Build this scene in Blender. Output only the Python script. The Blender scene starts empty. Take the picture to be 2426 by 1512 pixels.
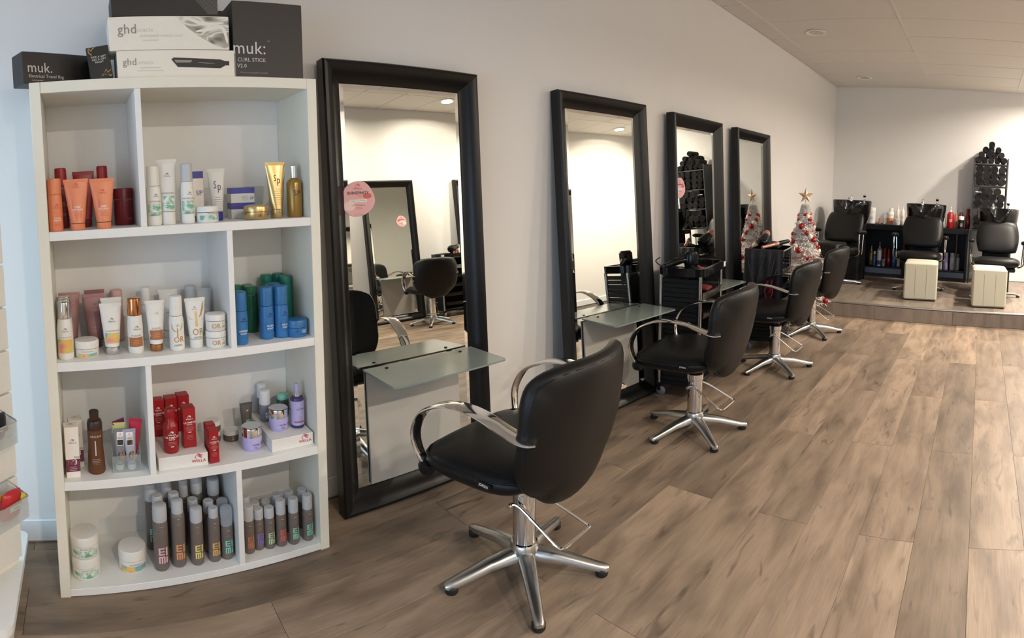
import bpy, math, random
from mathutils import Matrix, Vector
PI = math.pi
R = random.Random(7)
sc = bpy.context.scene
COL = sc.collection

# ------------------------------------------------------------------ camera
# wide stitched photograph: central cylindrical lens, F = pixels per radian at 2426 px width
H_CAM, YAW, PIT, ROL, F, PX, PY = 1.408, 0.8099, 0.0823, -0.0014, 1354.88, 15.15, -213.86
fw = Vector((math.cos(PIT)*math.cos(YAW), math.cos(PIT)*math.sin(YAW), -math.sin(PIT)))
rt = Vector((math.sin(YAW), -math.cos(YAW), 0)); up = rt.cross(fw)
r2 = math.cos(ROL)*rt + math.sin(ROL)*up; u2 = -math.sin(ROL)*rt + math.cos(ROL)*up
cd = bpy.data.cameras.new('camera'); cam = bpy.data.objects.new('camera', cd); COL.objects.link(cam)
cam.matrix_world = Matrix(((r2.x, u2.x, -fw.x, 0), (r2.y, u2.y, -fw.y, 0), (r2.z, u2.z, -fw.z, H_CAM), (0, 0, 0, 1)))
cd.type = 'PANO'; cd.panorama_type = 'CENTRAL_CYLINDRICAL'; cd.clip_start = 0.02
cd.central_cylindrical_range_u_min = (-1213-PX)/F; cd.central_cylindrical_range_u_max = (1213-PX)/F
cd.central_cylindrical_range_v_max = (756+PY)/F; cd.central_cylindrical_range_v_min = (756+PY-1512)/F
cd.central_cylindrical_radius = 1
sc.camera = cam
# ------------------------------------------------------------------ light
w = bpy.data.worlds.new('World'); sc.world = w; w.use_nodes = True
w.node_tree.nodes['Background'].inputs[0].default_value = (0.72, 0.86, 1.0, 1)
w.node_tree.nodes['Background'].inputs[1].default_value = 1.0
def area(name, loc, rot, sx, sy, energy, color, shape='RECTANGLE', spread=PI):
    l = bpy.data.lights.new(name, 'AREA'); l.shape = shape; l.size = sx
    if shape in ('RECTANGLE', 'ELLIPSE'): l.size_y = sy
    l.energy = energy; l.color = color; l.spread = spread
    o = bpy.data.objects.new(name, l); COL.objects.link(o); o.location = loc; o.rotation_euler = rot
    return o
DAY = area('daylight_shopfront', (-1.95, 0.35, 1.15), (0, -PI/2, 0), 1.6, 3.2, 56, (0.46, 0.70, 1.0))
LAMPS_ON = [(0.9, -1.85, 66), (2.8, -1.85, 68), (4.65, -1.75, 54), (6.0, -1.04, 95), (7.45, -1.04, 84), (7.5, -1.95, 40)]  # fourth lamp is an addition that brightens the back of the room
LAMPS_OFF = [(5.487, 1.70), (7.716, 1.68), (3.26, 1.70)]
for i, (lx, ly, le) in enumerate(LAMPS_ON):
    area('downlight_beam', (lx, ly, 2.905), (0, 0, 0), 0.15, 0.15, le, (1.0, 0.89, 0.765), 'DISK', math.radians(165))
vs = sc.view_settings
vs.view_transform = 'Standard'; vs.look = 'None'; vs.exposure = 0.0; vs.gamma = 1.0; vs.use_curve_mapping = False
try:
    sc.cycles.use_denoising = True; sc.cycles.max_bounces = 10; sc.cycles.glossy_bounces = 6; sc.cycles.diffuse_bounces = 5
    sc.cycles.transparent_max_bounces = 12; sc.cycles.caustics_reflective = False; sc.cycles.caustics_refractive = False
    sc.cycles.sample_clamp_indirect = 4.0
except Exception: pass

# ------------------------------------------------------------------ helpers
def lin(h):
    if not isinstance(h, str): return (*h, 1)
    h = h.lstrip('#'); c = [int(h[i:i+2], 16)/255 for i in (0, 2, 4)]
    return tuple((x/12.92 if x <= .04045 else ((x+.055)/1.055)**2.4) for x in c) + (1,)
MATS = {}
def mat(name, col, rough=.5, metal=0., var=.04, scale=40., bump=0., spec=.5, coat=0., trans=0., stretch=None, emit=None):
    """principled surface with a fine procedural mottling"""
    if name in MATS: return MATS[name]
    m = bpy.data.materials.new(name); m.use_nodes = True; nt = m.node_tree; b = nt.nodes['Principled BSDF']
    c = lin(col)
    b.inputs['Roughness'].default_value = rough; b.inputs['Metallic'].default_value = metal
    b.inputs['Specular IOR Level'].default_value = spec; b.inputs['Coat Weight'].default_value = coat
    b.inputs['Transmission Weight'].default_value = trans
    tc = nt.nodes.new('ShaderNodeTexCoord'); nz = nt.nodes.new('ShaderNodeTexNoise')
    nz.inputs['Scale'].default_value = scale; nz.inputs['Detail'].default_value = 2
    src = tc.outputs['Object']
    if stretch:
        mp = nt.nodes.new('ShaderNodeMapping'); mp.inputs['Scale'].default_value = stretch
        nt.links.new(src, mp.inputs[0]); src = mp.outputs[0]
    nt.links.new(src, nz.inputs['Vector'])
    mx = nt.nodes.new('ShaderNodeMix'); mx.data_type = 'RGBA'
    mx.inputs[6].default_value = tuple(x*(1-var) for x in c[:3])+(1,); mx.inputs[7].default_value = tuple(min(1, x*(1+var)) for x in c[:3])+(1,)
    nt.links.new(nz.outputs['Fac'], mx.inputs[0]); nt.links.new(mx.outputs[2], b.inputs['Base Color'])
    if bump:
        bp = nt.nodes.new('ShaderNodeBump'); bp.inputs['Strength'].default_value = bump; bp.inputs['Distance'].default_value = .01
        nt.links.new(nz.outputs['Fac'], bp.inputs['Height']); nt.links.new(bp.outputs[0], b.inputs['Normal'])
    if emit:
        b.inputs['Emission Color'].default_value = lin(emit[0]); b.inputs['Emission Strength'].default_value = emit[1]
    MATS[name] = m; return m
def clear(name, col, fac=.15, rough=.05):
    """clear plastic: mostly see-through with a glossy skin"""
    m = bpy.data.materials.new(name); m.use_nodes = True; nt = m.node_tree; nt.nodes.clear()
    o = nt.nodes.new('ShaderNodeOutputMaterial'); t = nt.nodes.new('ShaderNodeBsdfTransparent'); t.inputs[0].default_value = lin(col)
    g = nt.nodes.new('ShaderNodeBsdfPrincipled'); g.inputs['Base Color'].default_value = lin(col); g.inputs['Roughness'].default_value = rough
    mx = nt.nodes.new('ShaderNodeMixShader'); lw = nt.nodes.new('ShaderNodeLayerWeight'); lw.inputs[0].default_value = .35
    ma = nt.nodes.new('ShaderNodeMath'); ma.operation = 'MULTIPLY_ADD'; ma.inputs[1].default_value = .6; ma.inputs[2].default_value = fac
    nt.links.new(lw.outputs['Facing'], ma.inputs[0]); nt.links.new(ma.outputs[0], mx.inputs[0])
    nt.links.new(t.outputs[0], mx.inputs[1]); nt.links.new(g.outputs[0], mx.inputs[2]); nt.links.new(mx.outputs[0], o.inputs[0])
    MATS[name] = m; return m
def ramp_mat(name, stops, rough=.4, scale=30., detail=2., stretch=None, coord='Object', dist=0., metal=0.):
    m = bpy.data.materials.new(name); m.use_nodes = True; nt = m.node_tree; b = nt.nodes['Principled BSDF']
    b.inputs['Roughness'].default_value = rough; b.inputs['Metallic'].default_value = metal
    tc = nt.nodes.new('ShaderNodeTexCoord'); nz = nt.nodes.new('ShaderNodeTexNoise'); cr = nt.nodes.new('ShaderNodeValToRGB')
    nz.inputs['Scale'].default_value = scale; nz.inputs['Detail'].default_value = detail; nz.inputs['Distortion'].default_value = dist
    src = tc.outputs[coord]
    if stretch:
        mp = nt.nodes.new('ShaderNodeMapping'); mp.inputs['Scale'].default_value = stretch
        nt.links.new(src, mp.inputs[0]); src = mp.outputs[0]
    nt.links.new(src, nz.inputs['Vector']); nt.links.new(nz.outputs['Fac'], cr.inputs[0])
    e = cr.color_ramp.elements
    while len(e) > 1: e.remove(e[-1])
    e[0].position = stops[0][0]; e[0].color = lin(stops[0][1])
    for p, c in stops[1:]:
        k = e.new(p); k.color = lin(c)
    nt.links.new(cr.outputs[0], b.inputs['Base Color']); MATS[name] = m; return m

class MB:
    def __init__(s): s.v = []; s.f = []; s.m = []
    def add(s, vs, fs, m=0, M=None):
        n = len(s.v)
        s.v += [tuple(M @ Vector(q)) for q in vs] if M is not None else [tuple(q) for q in vs]
        s.f += [tuple(i+n for i in q) for q in fs]; s.m += [m]*len(fs); return s
    def box(s, c, d, b=0., m=0, M=None):
        x, y, z = c; hx, hy, hz = d[0]/2, d[1]/2, d[2]/2
        b = min(b, hx*.9, hy*.9, hz*.9)
        if b <= 0:
            vs = [(x+i*hx, y+j*hy, z+k*hz) for i in (-1, 1) for j in (-1, 1) for k in (-1, 1)]
            fs = [(0, 1, 3, 2), (4, 6, 7, 5), (0, 4, 5, 1), (2, 3, 7, 6), (0, 2, 6, 4), (1, 5, 7, 3)]
            return s.add(vs, fs, m, M)
        vs = []; ix = {}
        for i in (-1, 1):
            for j in (-1, 1):
                for k in (-1, 1):
                    for a in range(3):
                        q = [i*hx, j*hy, k*hz]
                        for t in range(3):
                            if t != a: q[t] -= b*(i, j, k)[t]
                        ix[(i, j, k, a)] = len(vs); vs.append((x+q[0], y+q[1], z+q[2]))
        fs = []
        def fc(l, nrm):
            p = [Vector(vs[q]) for q in l]; nn = (p[1]-p[0]).cross(p[2]-p[0])
            fs.append(tuple(l) if nn.dot(Vector(nrm)) > 0 else tuple(reversed(l)))
        for a in range(3):
            o = [t for t in range(3) if t != a]
            for sg in (-1, 1):
                l = []
                for p, q in ((-1, -1), (1, -1), (1, 1), (-1, 1)):
                    e = [0, 0, 0]; e[a] = sg; e[o[0]] = p; e[o[1]] = q; l.append(ix[(*e, a)])
                n = [0, 0, 0]; n[a] = sg; fc(l, n)
            for p in (-1, 1):
                for q in (-1, 1):
                    e0 = [0, 0, 0]; e0[o[0]] = p; e0[o[1]] = q; e1 = list(e0); e0[a] = -1; e1[a] = 1
                    n = [0, 0, 0]; n[o[0]] = p; n[o[1]] = q
                    fc([ix[(*e0, o[0])], ix[(*e1, o[0])], ix[(*e1, o[1])], ix[(*e0, o[1])]], n)
        for i in (-1, 1):
            for j in (-1, 1):
                for k in (-1, 1): fc([ix[(i, j, k, a)] for a in range(3)], (i, j, k))
        return s.add(vs, fs, m, M)
    def lathe(s, prof, n=20, m=0, M=None, sx=1., sy=1.):
        vs = []; fs = []; rows = []
        for r, z in prof:
            if r < 1e-6: rows.append([len(vs)]); vs.append((0, 0, z))
            else:
                rows.append(list(range(len(vs), len(vs)+n)))
                vs += [(r*sx*math.cos(2*PI*i/n), r*sy*math.sin(2*PI*i/n), z) for i in range(n)]
        for a, b in zip(rows, rows[1:]):
            for i in range(n):
                j = (i+1) % n
                if len(a) == 1 and len(b) == 1: continue
                if len(a) == 1: fs.append((a[0], b[j], b[i]))
                elif len(b) == 1: fs.append((a[i], a[j], b[0]))
                else: fs.append((a[i], a[j], b[j], b[i]))
        return s.add(vs, fs, m, M)
    def loft(s, rings, m=0, closed=True, caps=True, M=None):
        n = len(rings[0]); vs = [q for r in rings for q in r]; fs = []
        for k in range(len(rings)-1):
            for i in range(n if closed else n-1):
                j = (i+1) % n; fs.append((k*n+i, k*n+j, (k+1)*n+j, (k+1)*n+i))
        if caps and closed: fs.append(tuple(reversed(range(n)))); fs.append(tuple((len(rings)-1)*n+i for i in range(n)))
        return s.add(vs, fs, m, M)
    def tube(s, pts, r, n=8, m=0, closed=False, M=None, sec=None):
        """round (or sec = list of (a, b) offsets) section carried along pts"""
        P = [Vector(p) for p in pts]; rings = []; prev = None; N = len(P)
        for i, p in enumerate(P):
            if closed: t = (P[(i+1) % N]-P[i-1])
            else: t = (P[min(i+1, N-1)]-P[max(i-1, 0)])
            t.normalize()
            if prev is None:
                a = Vector((0, 0, 1)) if abs(t.z) < .9 else Vector((1, 0, 0)); u = t.cross(a).normalized()
            else: u = (prev - t*prev.dot(t)).normalized()
            prev = u; v = t.cross(u); rr = r[i] if isinstance(r, (list, tuple)) else r
            if sec: rings.append([tuple(p+u*a+v*b) for a, b in sec])
            else: rings.append([tuple(p+(u*math.cos(2*PI*k/n)+v*math.sin(2*PI*k/n))*rr) for k in range(n)])
        if closed: rings.append(rings[0]); return s.loft(rings, m, True, False, M)
        return s.loft(rings, m, True, True, M)
    def prism(s, poly, z0, z1, m=0, M=None):
        n = len(poly); vs = [(x, y, z0) for x, y in poly]+[(x, y, z1) for x, y in poly]
        fs = [tuple(reversed(range(n))), tuple(range(n, 2*n))]+[(i, (i+1) % n, (i+1) % n+n, i+n) for i in range(n)]
        return s.add(vs, fs, m, M)
    def mesh(s, name, mats, ang=38):
        me = bpy.data.meshes.new(name); me.from_pydata(s.v, [], s.f)
        for q in (mats if isinstance(mats, (list, tuple)) else [mats]): me.materials.append(q)
        if any(s.m): me.polygons.foreach_set('material_index', s.m)
        if ang:
            me.polygons.foreach_set('use_smooth', [True]*len(s.f)); me.update(); me.set_sharp_from_angle(angle=math.radians(ang))
        me.update(); return me
    def build(s, name, mats, parent=None, loc=None, ang=38):
        return put(name, s.mesh(name, mats, ang), parent, loc)
def put(name, me, parent=None, loc=None, rot=None):
    o = bpy.data.objects.new(name, me); COL.objects.link(o)
    if parent is not None: o.parent = parent
    if loc is not None: o.location = loc
    if rot is not None: o.rotation_euler = rot
    return o
def tag(o, label=None, cat=None, group=None, kind=None):
    if label: o['label'] = label
    if cat: o['category'] = cat
    if group: o['group'] = group
    if kind: o['kind'] = kind
    return o
def thing(name, label, cat, loc=(0, 0, 0), rz=0., group=None, rot=None):
    o = bpy.data.objects.new(name, None); COL.objects.link(o); o.empty_display_size = .05
    o.location = loc; o.rotation_euler = rot or (0, 0, rz)
    return tag(o, label, cat, group)
def copy_tree(o, parent=None):
    c = o.copy(); COL.objects.link(c)
    if parent is not None: c.parent = parent
    for ch in list(o.children): copy_tree(ch, c)
    return c
def dup(o, label, loc, rz, group=None):
    c = copy_tree(o); c.location = loc; c.rotation_euler = (o.rotation_euler[0], o.rotation_euler[1], rz); c['label'] = label
    if group: c['group'] = group
    return c
def Tm(x=0, y=0, z=0, rx=0, ry=0, rz=0):
    from mathutils import Euler
    return Matrix.Translation((x, y, z)) @ Euler((rx, ry, rz)).to_matrix().to_4x4()

# flat print: letters, marks and bands laid on a surface y = surf(x, z)
_TX = {}
def glyphs(t, bold=False):
    if (t, bold) not in _TX:
        cu = bpy.data.curves.new('t', 'FONT'); cu.body = t; cu.size = 1; cu.align_x = 'CENTER'; cu.resolution_u = 2
        cu.space_character = 1.05; cu.offset = .012 if bold else 0
        ob = bpy.data.objects.new('t', cu); me = ob.to_mesh()
        _TX[(t, bold)] = ([tuple(v.co) for v in me.vertices], [tuple(p.vertices) for p in me.polygons])
        ob.to_mesh_clear(); bpy.data.objects.remove(ob); bpy.data.curves.remove(cu)
    return _TX[(t, bold)]
class Print:
    def __init__(s, surf=lambda x, z: -.0006): s.surf = surf; s.layers = {}
    def _add(s, m, pts, fs, lift=0.):
        b = s.layers.setdefault(m, MB()); b.add([(x, s.surf(x, z)-lift, z) for x, z in pts], fs)
    def text(s, m, t, size, x, z, bold=False, lift=.0004, sx=1., ang=0.):
        v, f = glyphs(t, bold); c, sn = math.cos(ang), math.sin(ang)
        s._add(m, [(x+size*(p[0]*sx*c-p[1]*sn), z+size*(p[0]*sx*sn+p[1]*c)) for p in v], f, lift); return s
    def rect(s, m, x0, x1, z0, z1, n=6, lift=0.):
        pts = [(x0+(x1-x0)*i/n, z) for z in (z0, z1) for i in range(n+1)]
        s._add(m, pts, [(i, i+1, n+2+i, n+1+i) for i in range(n)], lift); return s
    def strip(s, m, pts, wd, lift=.0003):
        n = len(pts); a = []
        for i, (x, z) in enumerate(pts):
            p, q = pts[max(i-1, 0)], pts[min(i+1, n-1)]; dx, dz = q[0]-p[0], q[1]-p[1]; l = math.hypot(dx, dz) or 1
            t = wd/2*(1-.75*abs(2*i/(n-1)-1)**3); a += [(x-dz/l*t, z+dx/l*t), (x+dz/l*t, z-dx/l*t)]
        s._add(m, a, [(2*i, 2*i+1, 2*i+3, 2*i+2) for i in range(n-1)], lift); return s
    def poly(s, m, pts, lift=.0002):
        s._add(m, pts, [tuple(range(len(pts)))], lift); return s
    def wella(s, m, size, x, z, word=True):
        """profile with three wavy locks over the word"""
        h = size
        for k in range(3):
            s.strip(m, [(x+h*(-.35+k*.05+t*(1.05-.12*k)), z+h*(.62-.17*k+.13*math.sin(t*5.2+.3)-.18*t*(k*.3))) for t in [i/8 for i in range(9)]], h*.13)
        s.strip(m, [(x+h*a, z+h*b) for a, b in ((-.3, .62), (-.46, .45), (-.6, .22), (-.52, .12), (-.5, .0), (-.36, -.05))], h*.1)
        if word: s.text(m, 'WELLA', h*.62, x, z-h*.62, True, sx=1.15)
        return s
    def lines(s, m, x, z, wd, n, gap, hh=.0012):
        for k in range(n):
            ww = wd*(.7+.3*((k*37) % 10)/10); s.rect(m, x-ww/2, x+ww/2, z-k*gap, z-k*gap-hh, 4, .0003)
        return s
    def eimi(s, m, wd, x, z):
        """stacked EI / MI block letters; z = bottom"""
        u = wd/7.; h = wd*1.75; b = lambda a0, a1, c0, c1: s.rect(m, x-wd/2+a0*u, x-wd/2+a1*u, z+c0*h, z+c1*h, 2, .0003)
        b(0, 1.3, .54, 1); b(1.3, 4.6, .92, 1); b(1.3, 4.6, .73, .80); b(1.3, 4.6, .54, .62); b(5.6, 7, .46, 1)
        b(0, 4.9, .36, .45); b(0, 1.2, 0, .36); b(1.95, 3.1, 0, .36); b(3.8, 4.9, 0, .36); b(5.6, 7, 0, .36); return s
    def build(s, root, name='lettering', M=None):
        for m, b in s.layers.items():
            if M is not None: b.v = [tuple(M @ Vector(q)) for q in b.v]
            b.build(name, MATS[m] if isinstance(m, str) else m, root, ang=0)
# ------------------------------------------------------------------ materials
mat('wall_paint', (.75, .735, .71), .75, var=.015, scale=6, bump=.02)
mat('ceiling_tile', (.70, .66, .61), .9, var=.03, scale=90, bump=.08)
mat('ceiling_metal', (.72, .69, .63), .6)
mat('skirting', (.75, .76, .76), .4)
mat('leather', (.005, .005, .0053), .40, var=.15, scale=160, bump=.01, spec=.26)
mat('leather_brown', (.0062, .0056, .0050), .44, var=.15, scale=160, bump=.01, spec=.26)
mat('black_gloss', (.006, .006, .0065), .14, var=.1, spec=.3)
mat('black_satin', (.008, .008, .0085), .48, var=.1, spec=.22)
mat('black_frame', (.0055, .005, .0047), .33, var=.2, scale=60, bump=.01, spec=.34)
mat('black_matt', (.012, .012, .013), .8, var=.1)
mat('rack_grey', (.03, .034, .036), .5)
mat('chrome', (.78, .77, .76), .09, 1.)
mat('aluminium', (.58, .57, .55), .30, 1., var=.06, scale=80)
mat('rubber', (.010, .010, .010), .7)
mat('mirror_glass', (.72, .735, .69), .0, 1., var=.0)
mat('mirror_bevel', (.86, .87, .85), .02, 1., var=.0)
mat('frosted_glass', (.66, .78, .72), .16, var=.08, scale=14, trans=.62, spec=.6)
mat('glass_edge', (.30, .48, .42), .15, trans=.3)
mat('panel_cream', (.50, .48, .43), .45, var=.03, scale=5)
mat('melamine', (.82, .82, .80), .42, var=.02, scale=20)
mat('melamine_edge', (.80, .77, .66), .45, var=.03, scale=12)
mat('cream_leather', (.54, .51, .40), .5, var=.06, scale=120, bump=.05)
mat('seam', (.22, .21, .16), .7)
def wood(name, lightc, midc, darkc):
    m = bpy.data.materials.new(name); m.use_nodes = True; nt = m.node_tree; b = nt.nodes['Principled BSDF']; N = nt.nodes.new; L = nt.links.new
    tc = N('ShaderNodeTexCoord'); oi = N('ShaderNodeObjectInfo'); cb = N('ShaderNodeCombineXYZ')
    mu = N('ShaderNodeMath'); mu.operation = 'MULTIPLY'; mu.inputs[1].default_value = 37.; L(oi.outputs['Random'], mu.inputs[0])
    mu2 = N('ShaderNodeMath'); mu2.operation = 'MULTIPLY'; mu2.inputs[1].default_value = 11.; L(oi.outputs['Random'], mu2.inputs[0])
    L(mu.outputs[0], cb.inputs[0]); L(mu2.outputs[0], cb.inputs[1]); L(mu.outputs[0], cb.inputs[2])
    ad = N('ShaderNodeVectorMath'); ad.operation = 'ADD'; L(tc.outputs['Object'], ad.inputs[0]); L(cb.outputs[0], ad.inputs[1])
    def nz(scale, sc3, detail, dist=0.):
        mp = N('ShaderNodeMapping'); mp.inputs['Scale'].default_value = sc3; L(ad.outputs[0], mp.inputs[0])
        n = N('ShaderNodeTexNoise'); n.inputs['Scale'].default_value = scale; n.inputs['Detail'].default_value = detail; n.inputs['Distortion'].default_value = dist
        L(mp.outputs[0], n.inputs['Vector']); return n.outputs['Fac']
    cloud = nz(2.2, (1.3, 5., 1), 3, .4); grain = nz(7., (1., 26., 1), 5, .8); knot = nz(4., (1.1, 5.2, 1), 2, 1.2)
    r1 = N('ShaderNodeValToRGB'); L(cloud, r1.inputs[0]); e = r1.color_ramp.elements
    e[0].position = .28; e[0].color = lin(midc); e[1].position = .62; e[1].color = lin(lightc)
    r2_ = N('ShaderNodeValToRGB'); L(grain, r2_.inputs[0]); e = r2_.color_ramp.elements
    e[0].position = .30; e[0].color = (.50, .48, .46, 1); e[1].position = .62; e[1].color = (1, 1, 1, 1)
    mx = N('ShaderNodeMix'); mx.data_type = 'RGBA'; mx.blend_type = 'MULTIPLY'; mx.inputs[0].default_value = .36
    L(r1.outputs[0], mx.inputs[6]); L(r2_.outputs[0], mx.inputs[7])
    r3 = N('ShaderNodeValToRGB'); L(knot, r3.inputs[0]); e = r3.color_ramp.elements
    e[0].position = .62; e[0].color = (0, 0, 0, 1); e[1].position = .78; e[1].color = (.8, .8, .8, 1)
    m2 = N('ShaderNodeMix'); m2.data_type = 'RGBA'; L(r3.outputs[0], m2.inputs[0]); L(mx.outputs[2], m2.inputs[6]); m2.inputs[7].default_value = lin(darkc)
    hs = N('ShaderNodeHueSaturation'); L(m2.outputs[2], hs.inputs['Color'])
    mr = N('ShaderNodeMapRange'); mr.inputs[3].default_value = .70; mr.inputs[4].default_value = 1.20; L(oi.outputs['Random'], mr.inputs[0]); L(mr.outputs[0], hs.inputs['Value'])
    L(hs.outputs[0], b.inputs['Base Color']); b.inputs['Roughness'].default_value = .46
    bp = N('ShaderNodeBump'); bp.inputs['Strength'].default_value = .06; bp.inputs['Distance'].default_value = .004; L(grain, bp.inputs['Height']); L(bp.outputs[0], b.inputs['Normal'])
    MATS[name] = m; return m
wood('plank_wood', (.345, .254, .180), (.175, .127, .089), (.080, .056, .040))
wood('step_wood', (.29, .235, .19), (.20, .16, .127), (.085, .066, .05))
mat('floor_joint_gap_shade', (.07, .055, .042), .9)

# ------------------------------------------------------------------ room
YW, YR, XB, XF, ZC, XS, ZS = 2.265, -2.42, 8.45, -1.9, 2.93, 6.064, .159
def struct(name, mb, m, parent=None): return tag(mb.build(name, m, parent), kind='structure')
fl = struct('floor', MB().box(((XF+XB)/2, (YW+YR)/2, -.06), (XB-XF+.3, YW-YR+.3, .108)), MATS['floor_joint_gap_shade'])
PLW, PLY, PLL = .2236, .8665, 1.66
_pm = {}
def plank(parent, x0, x1, y0, y1, m, z=0., th=.006):
    k = (round(x1-x0, 3), round(y1-y0, 3), m)
    if k not in _pm: _pm[k] = MB().box((0, 0, -th/2), (k[0]-.0014, k[1]-.0012, th), .0005).mesh('plank', MATS[m], 0)
    put('plank', _pm[k], parent, ((x0+x1)/2, (y0+y1)/2, z))
for k in range(-7, 15):
    y1 = PLY-k*PLW; y0 = y1-PLW; y1 = min(y1, YW); y0 = max(y0, YR)
    x = (2.21 if k % 2 == 0 else 3.045)-PLL*3
    while x < XS:
        a, b = max(x, XF), min(x+PLL, XS)
        if b-a > .02 and y1-y0 > .01: plank(fl, a, b, y0, y1, 'plank_wood')
        x += PLL
YP = -.70                                                   # right end of the raised basin platform
pf = struct('floor', MB().box(((XS+XB)/2+.006, (YW+YP)/2, ZS/2-.004), (XB-XS-.014, YW-YP, ZS-.012)), MATS['floor_joint_gap_shade'])
k = 0; y1 = YW
while y1 > YP+.01:
    y0 = max(y1-PLW, YP); x = XS-.9+(k % 2)*.75
    while x < XB:
        a, b = max(x, XS+.012), min(x+PLL, XB)
        if b-a > .02: plank(pf, a, b, y0, y1, 'step_wood', ZS)
        x += PLL
    y1 -= PLW; k += 1
for ya, yb in ((YW, 1.75), (1.75, .245), (.245, YP)):        # planks laid along the riser
    me = MB().box((0, 0, 0), (.007, ya-yb-.002, ZS-.016), .0012).mesh('riser_plank', MATS['step_wood'], 0)
    put('riser_plank', me, pf, (XS+.0015, (ya+yb)/2, ZS/2-.006))
struct('trim_1', MB().tube([(XS+.006, YW-.002, ZS-.001), (XS+.006, YP, ZS-.001)], .011, 10), MATS['aluminium'])

struct('wall_left', MB().box(((XF+XB)/2, YW+.06, ZC/2), (XB-XF+.24, .12, ZC+.1)), MATS['wall_paint'])
struct('wall_right', MB().box(((XF+XB)/2, YR-.06, ZC/2), (XB-XF+.24, .12, ZC+.1)), MATS['wall_paint'])
struct('wall_back', MB().box((XB+.06, (YW+YR)/2, ZC/2), (.12, YW-YR, ZC+.1)), MATS['wall_paint'])
wf = MB()                                                    # shopfront wall behind the photographer, open to daylight
wf.box((XF-.06, YW-.12, ZC/2), (.12, .24, ZC)); wf.box((XF-.06, YR+.42, ZC/2), (.12, .84, ZC))
wf.box((XF-.06, .3, .18), (.12, 3.4, .36)); wf.box((XF-.06, .3, ZC-.1), (.12, 3.4, .2))
struct('wall_front', wf, MATS['wall_paint'])
wn = MB()
for y in (-1.33, -.25, .85, 1.93): wn.box((XF-.05, y, 1.54), (.06, .06, 2.36), .006)
for z in (.39, 2.70): wn.box((XF-.05, .3, z), (.06, 3.3, .06), .006)
struct('window_1', wn, MATS['aluminium'])
struct('baseboard_left', MB().box(((XF+XS)/2, YW-.008, .055), (XS-XF, .016, .09), .004), MATS['skirting'])
struct('baseboard_back', MB().box((XB-.008, (YW+YR)/2, ZS+.05), (.016, YW-YR-.02, .09), .004), MATS['skirting'])
struct('baseboard_right', MB().box(((XF+XB)/2, YR+.008, .055), (XB-XF, .016, .09), .004), MATS['skirting'])
# suspended ceiling: slab, tiles, exposed bars
ce = struct('ceiling', MB().box(((XF+XB)/2, (YW+YR)/2, ZC+.06), (XB-XF+.2, YW-YR+.2, .10)), MATS['floor_joint_gap_shade'])  # dark slab colour stands in for shadow in the gaps between tiles
ybars = [YW, 2.062, .822, -.418, -1.658, YR]; xc = [XF]+[4.506-.585*k for k in range(10, 0, -1)]+[4.506+.585*k for k in range(7)]+[XB]
_tm = {}
for a, b in zip(ybars, ybars[1:]):
    for c, d in zip(xc, xc[1:]):
        if d-c < .03: continue
        k = (round(d-c, 3), round(a-b, 3))
        if k not in _tm: _tm[k] = MB().box((0, 0, 0), (k[0]-.009, k[1]-.012, .012), .002).mesh('ceiling_tile', MATS['ceiling_tile'], 0)
        put('ceiling_tile', _tm[k], ce, ((c+d)/2, (a+b)/2, ZC+.005+R.uniform(-.0012, .0012)), (R.uniform(-.0012, .0012), R.uniform(-.0025, .0025), 0))
for y in ybars[1:-1]: MB().box(((XF+XB)/2, y, ZC-.001), (XB-XF, .022, .006), .001).build('ceiling_bar', MATS['ceiling_metal'], ce)
# recessed round lamps
mat('lamp_white', (.8, .78, .72), .35); mat('lamp_lens_off', (.55, .53, .48), .25)
mat('lamp_lens_on', (.9, .85, .7), .4, emit=('#ffdfae', 9.))
def downlight(x, y, on, label):
    t = thing('downlight', label, 'ceiling lamp', (x, y, ZC-.004), group='round recessed ceiling lamps')
    MB().lathe([(.070, -.004), (.095, -.004), (.104, -.010), (.104, .0), (.066, .0), (.070, -.004)], 28).build('trim_ring', MATS['lamp_white'], t)
    MB().lathe([(0, -.003), (.055, -.003), (.0695, -.006), (.0695, 0), (0, 0)], 28).build('lens', MATS['lamp_lens_on' if on else 'lamp_lens_off'], t)
for (x, y), s in zip(LAMPS_OFF, ('unlit round ceiling lamp nearest the wall, above the third and fourth mirrors', 'unlit round ceiling lamp above the basins, close to the back wall', 'unlit round ceiling lamp above the second mirror')): downlight(x, y, False, s)
for (x, y, e_), s in zip(LAMPS_ON, ('lit round ceiling lamp by the right wall, nearest the shopfront', 'lit round ceiling lamp by the right wall, second from the shopfront', 'lit round ceiling lamp shining above the mirror on the right wall', 'added round ceiling lamp brightening the back, fourth from the shopfront', 'lit round ceiling lamp over the right half of the basin platform', 'lit round ceiling lamp in the far corner by the right wall')): downlight(x, y, True, s)

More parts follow.
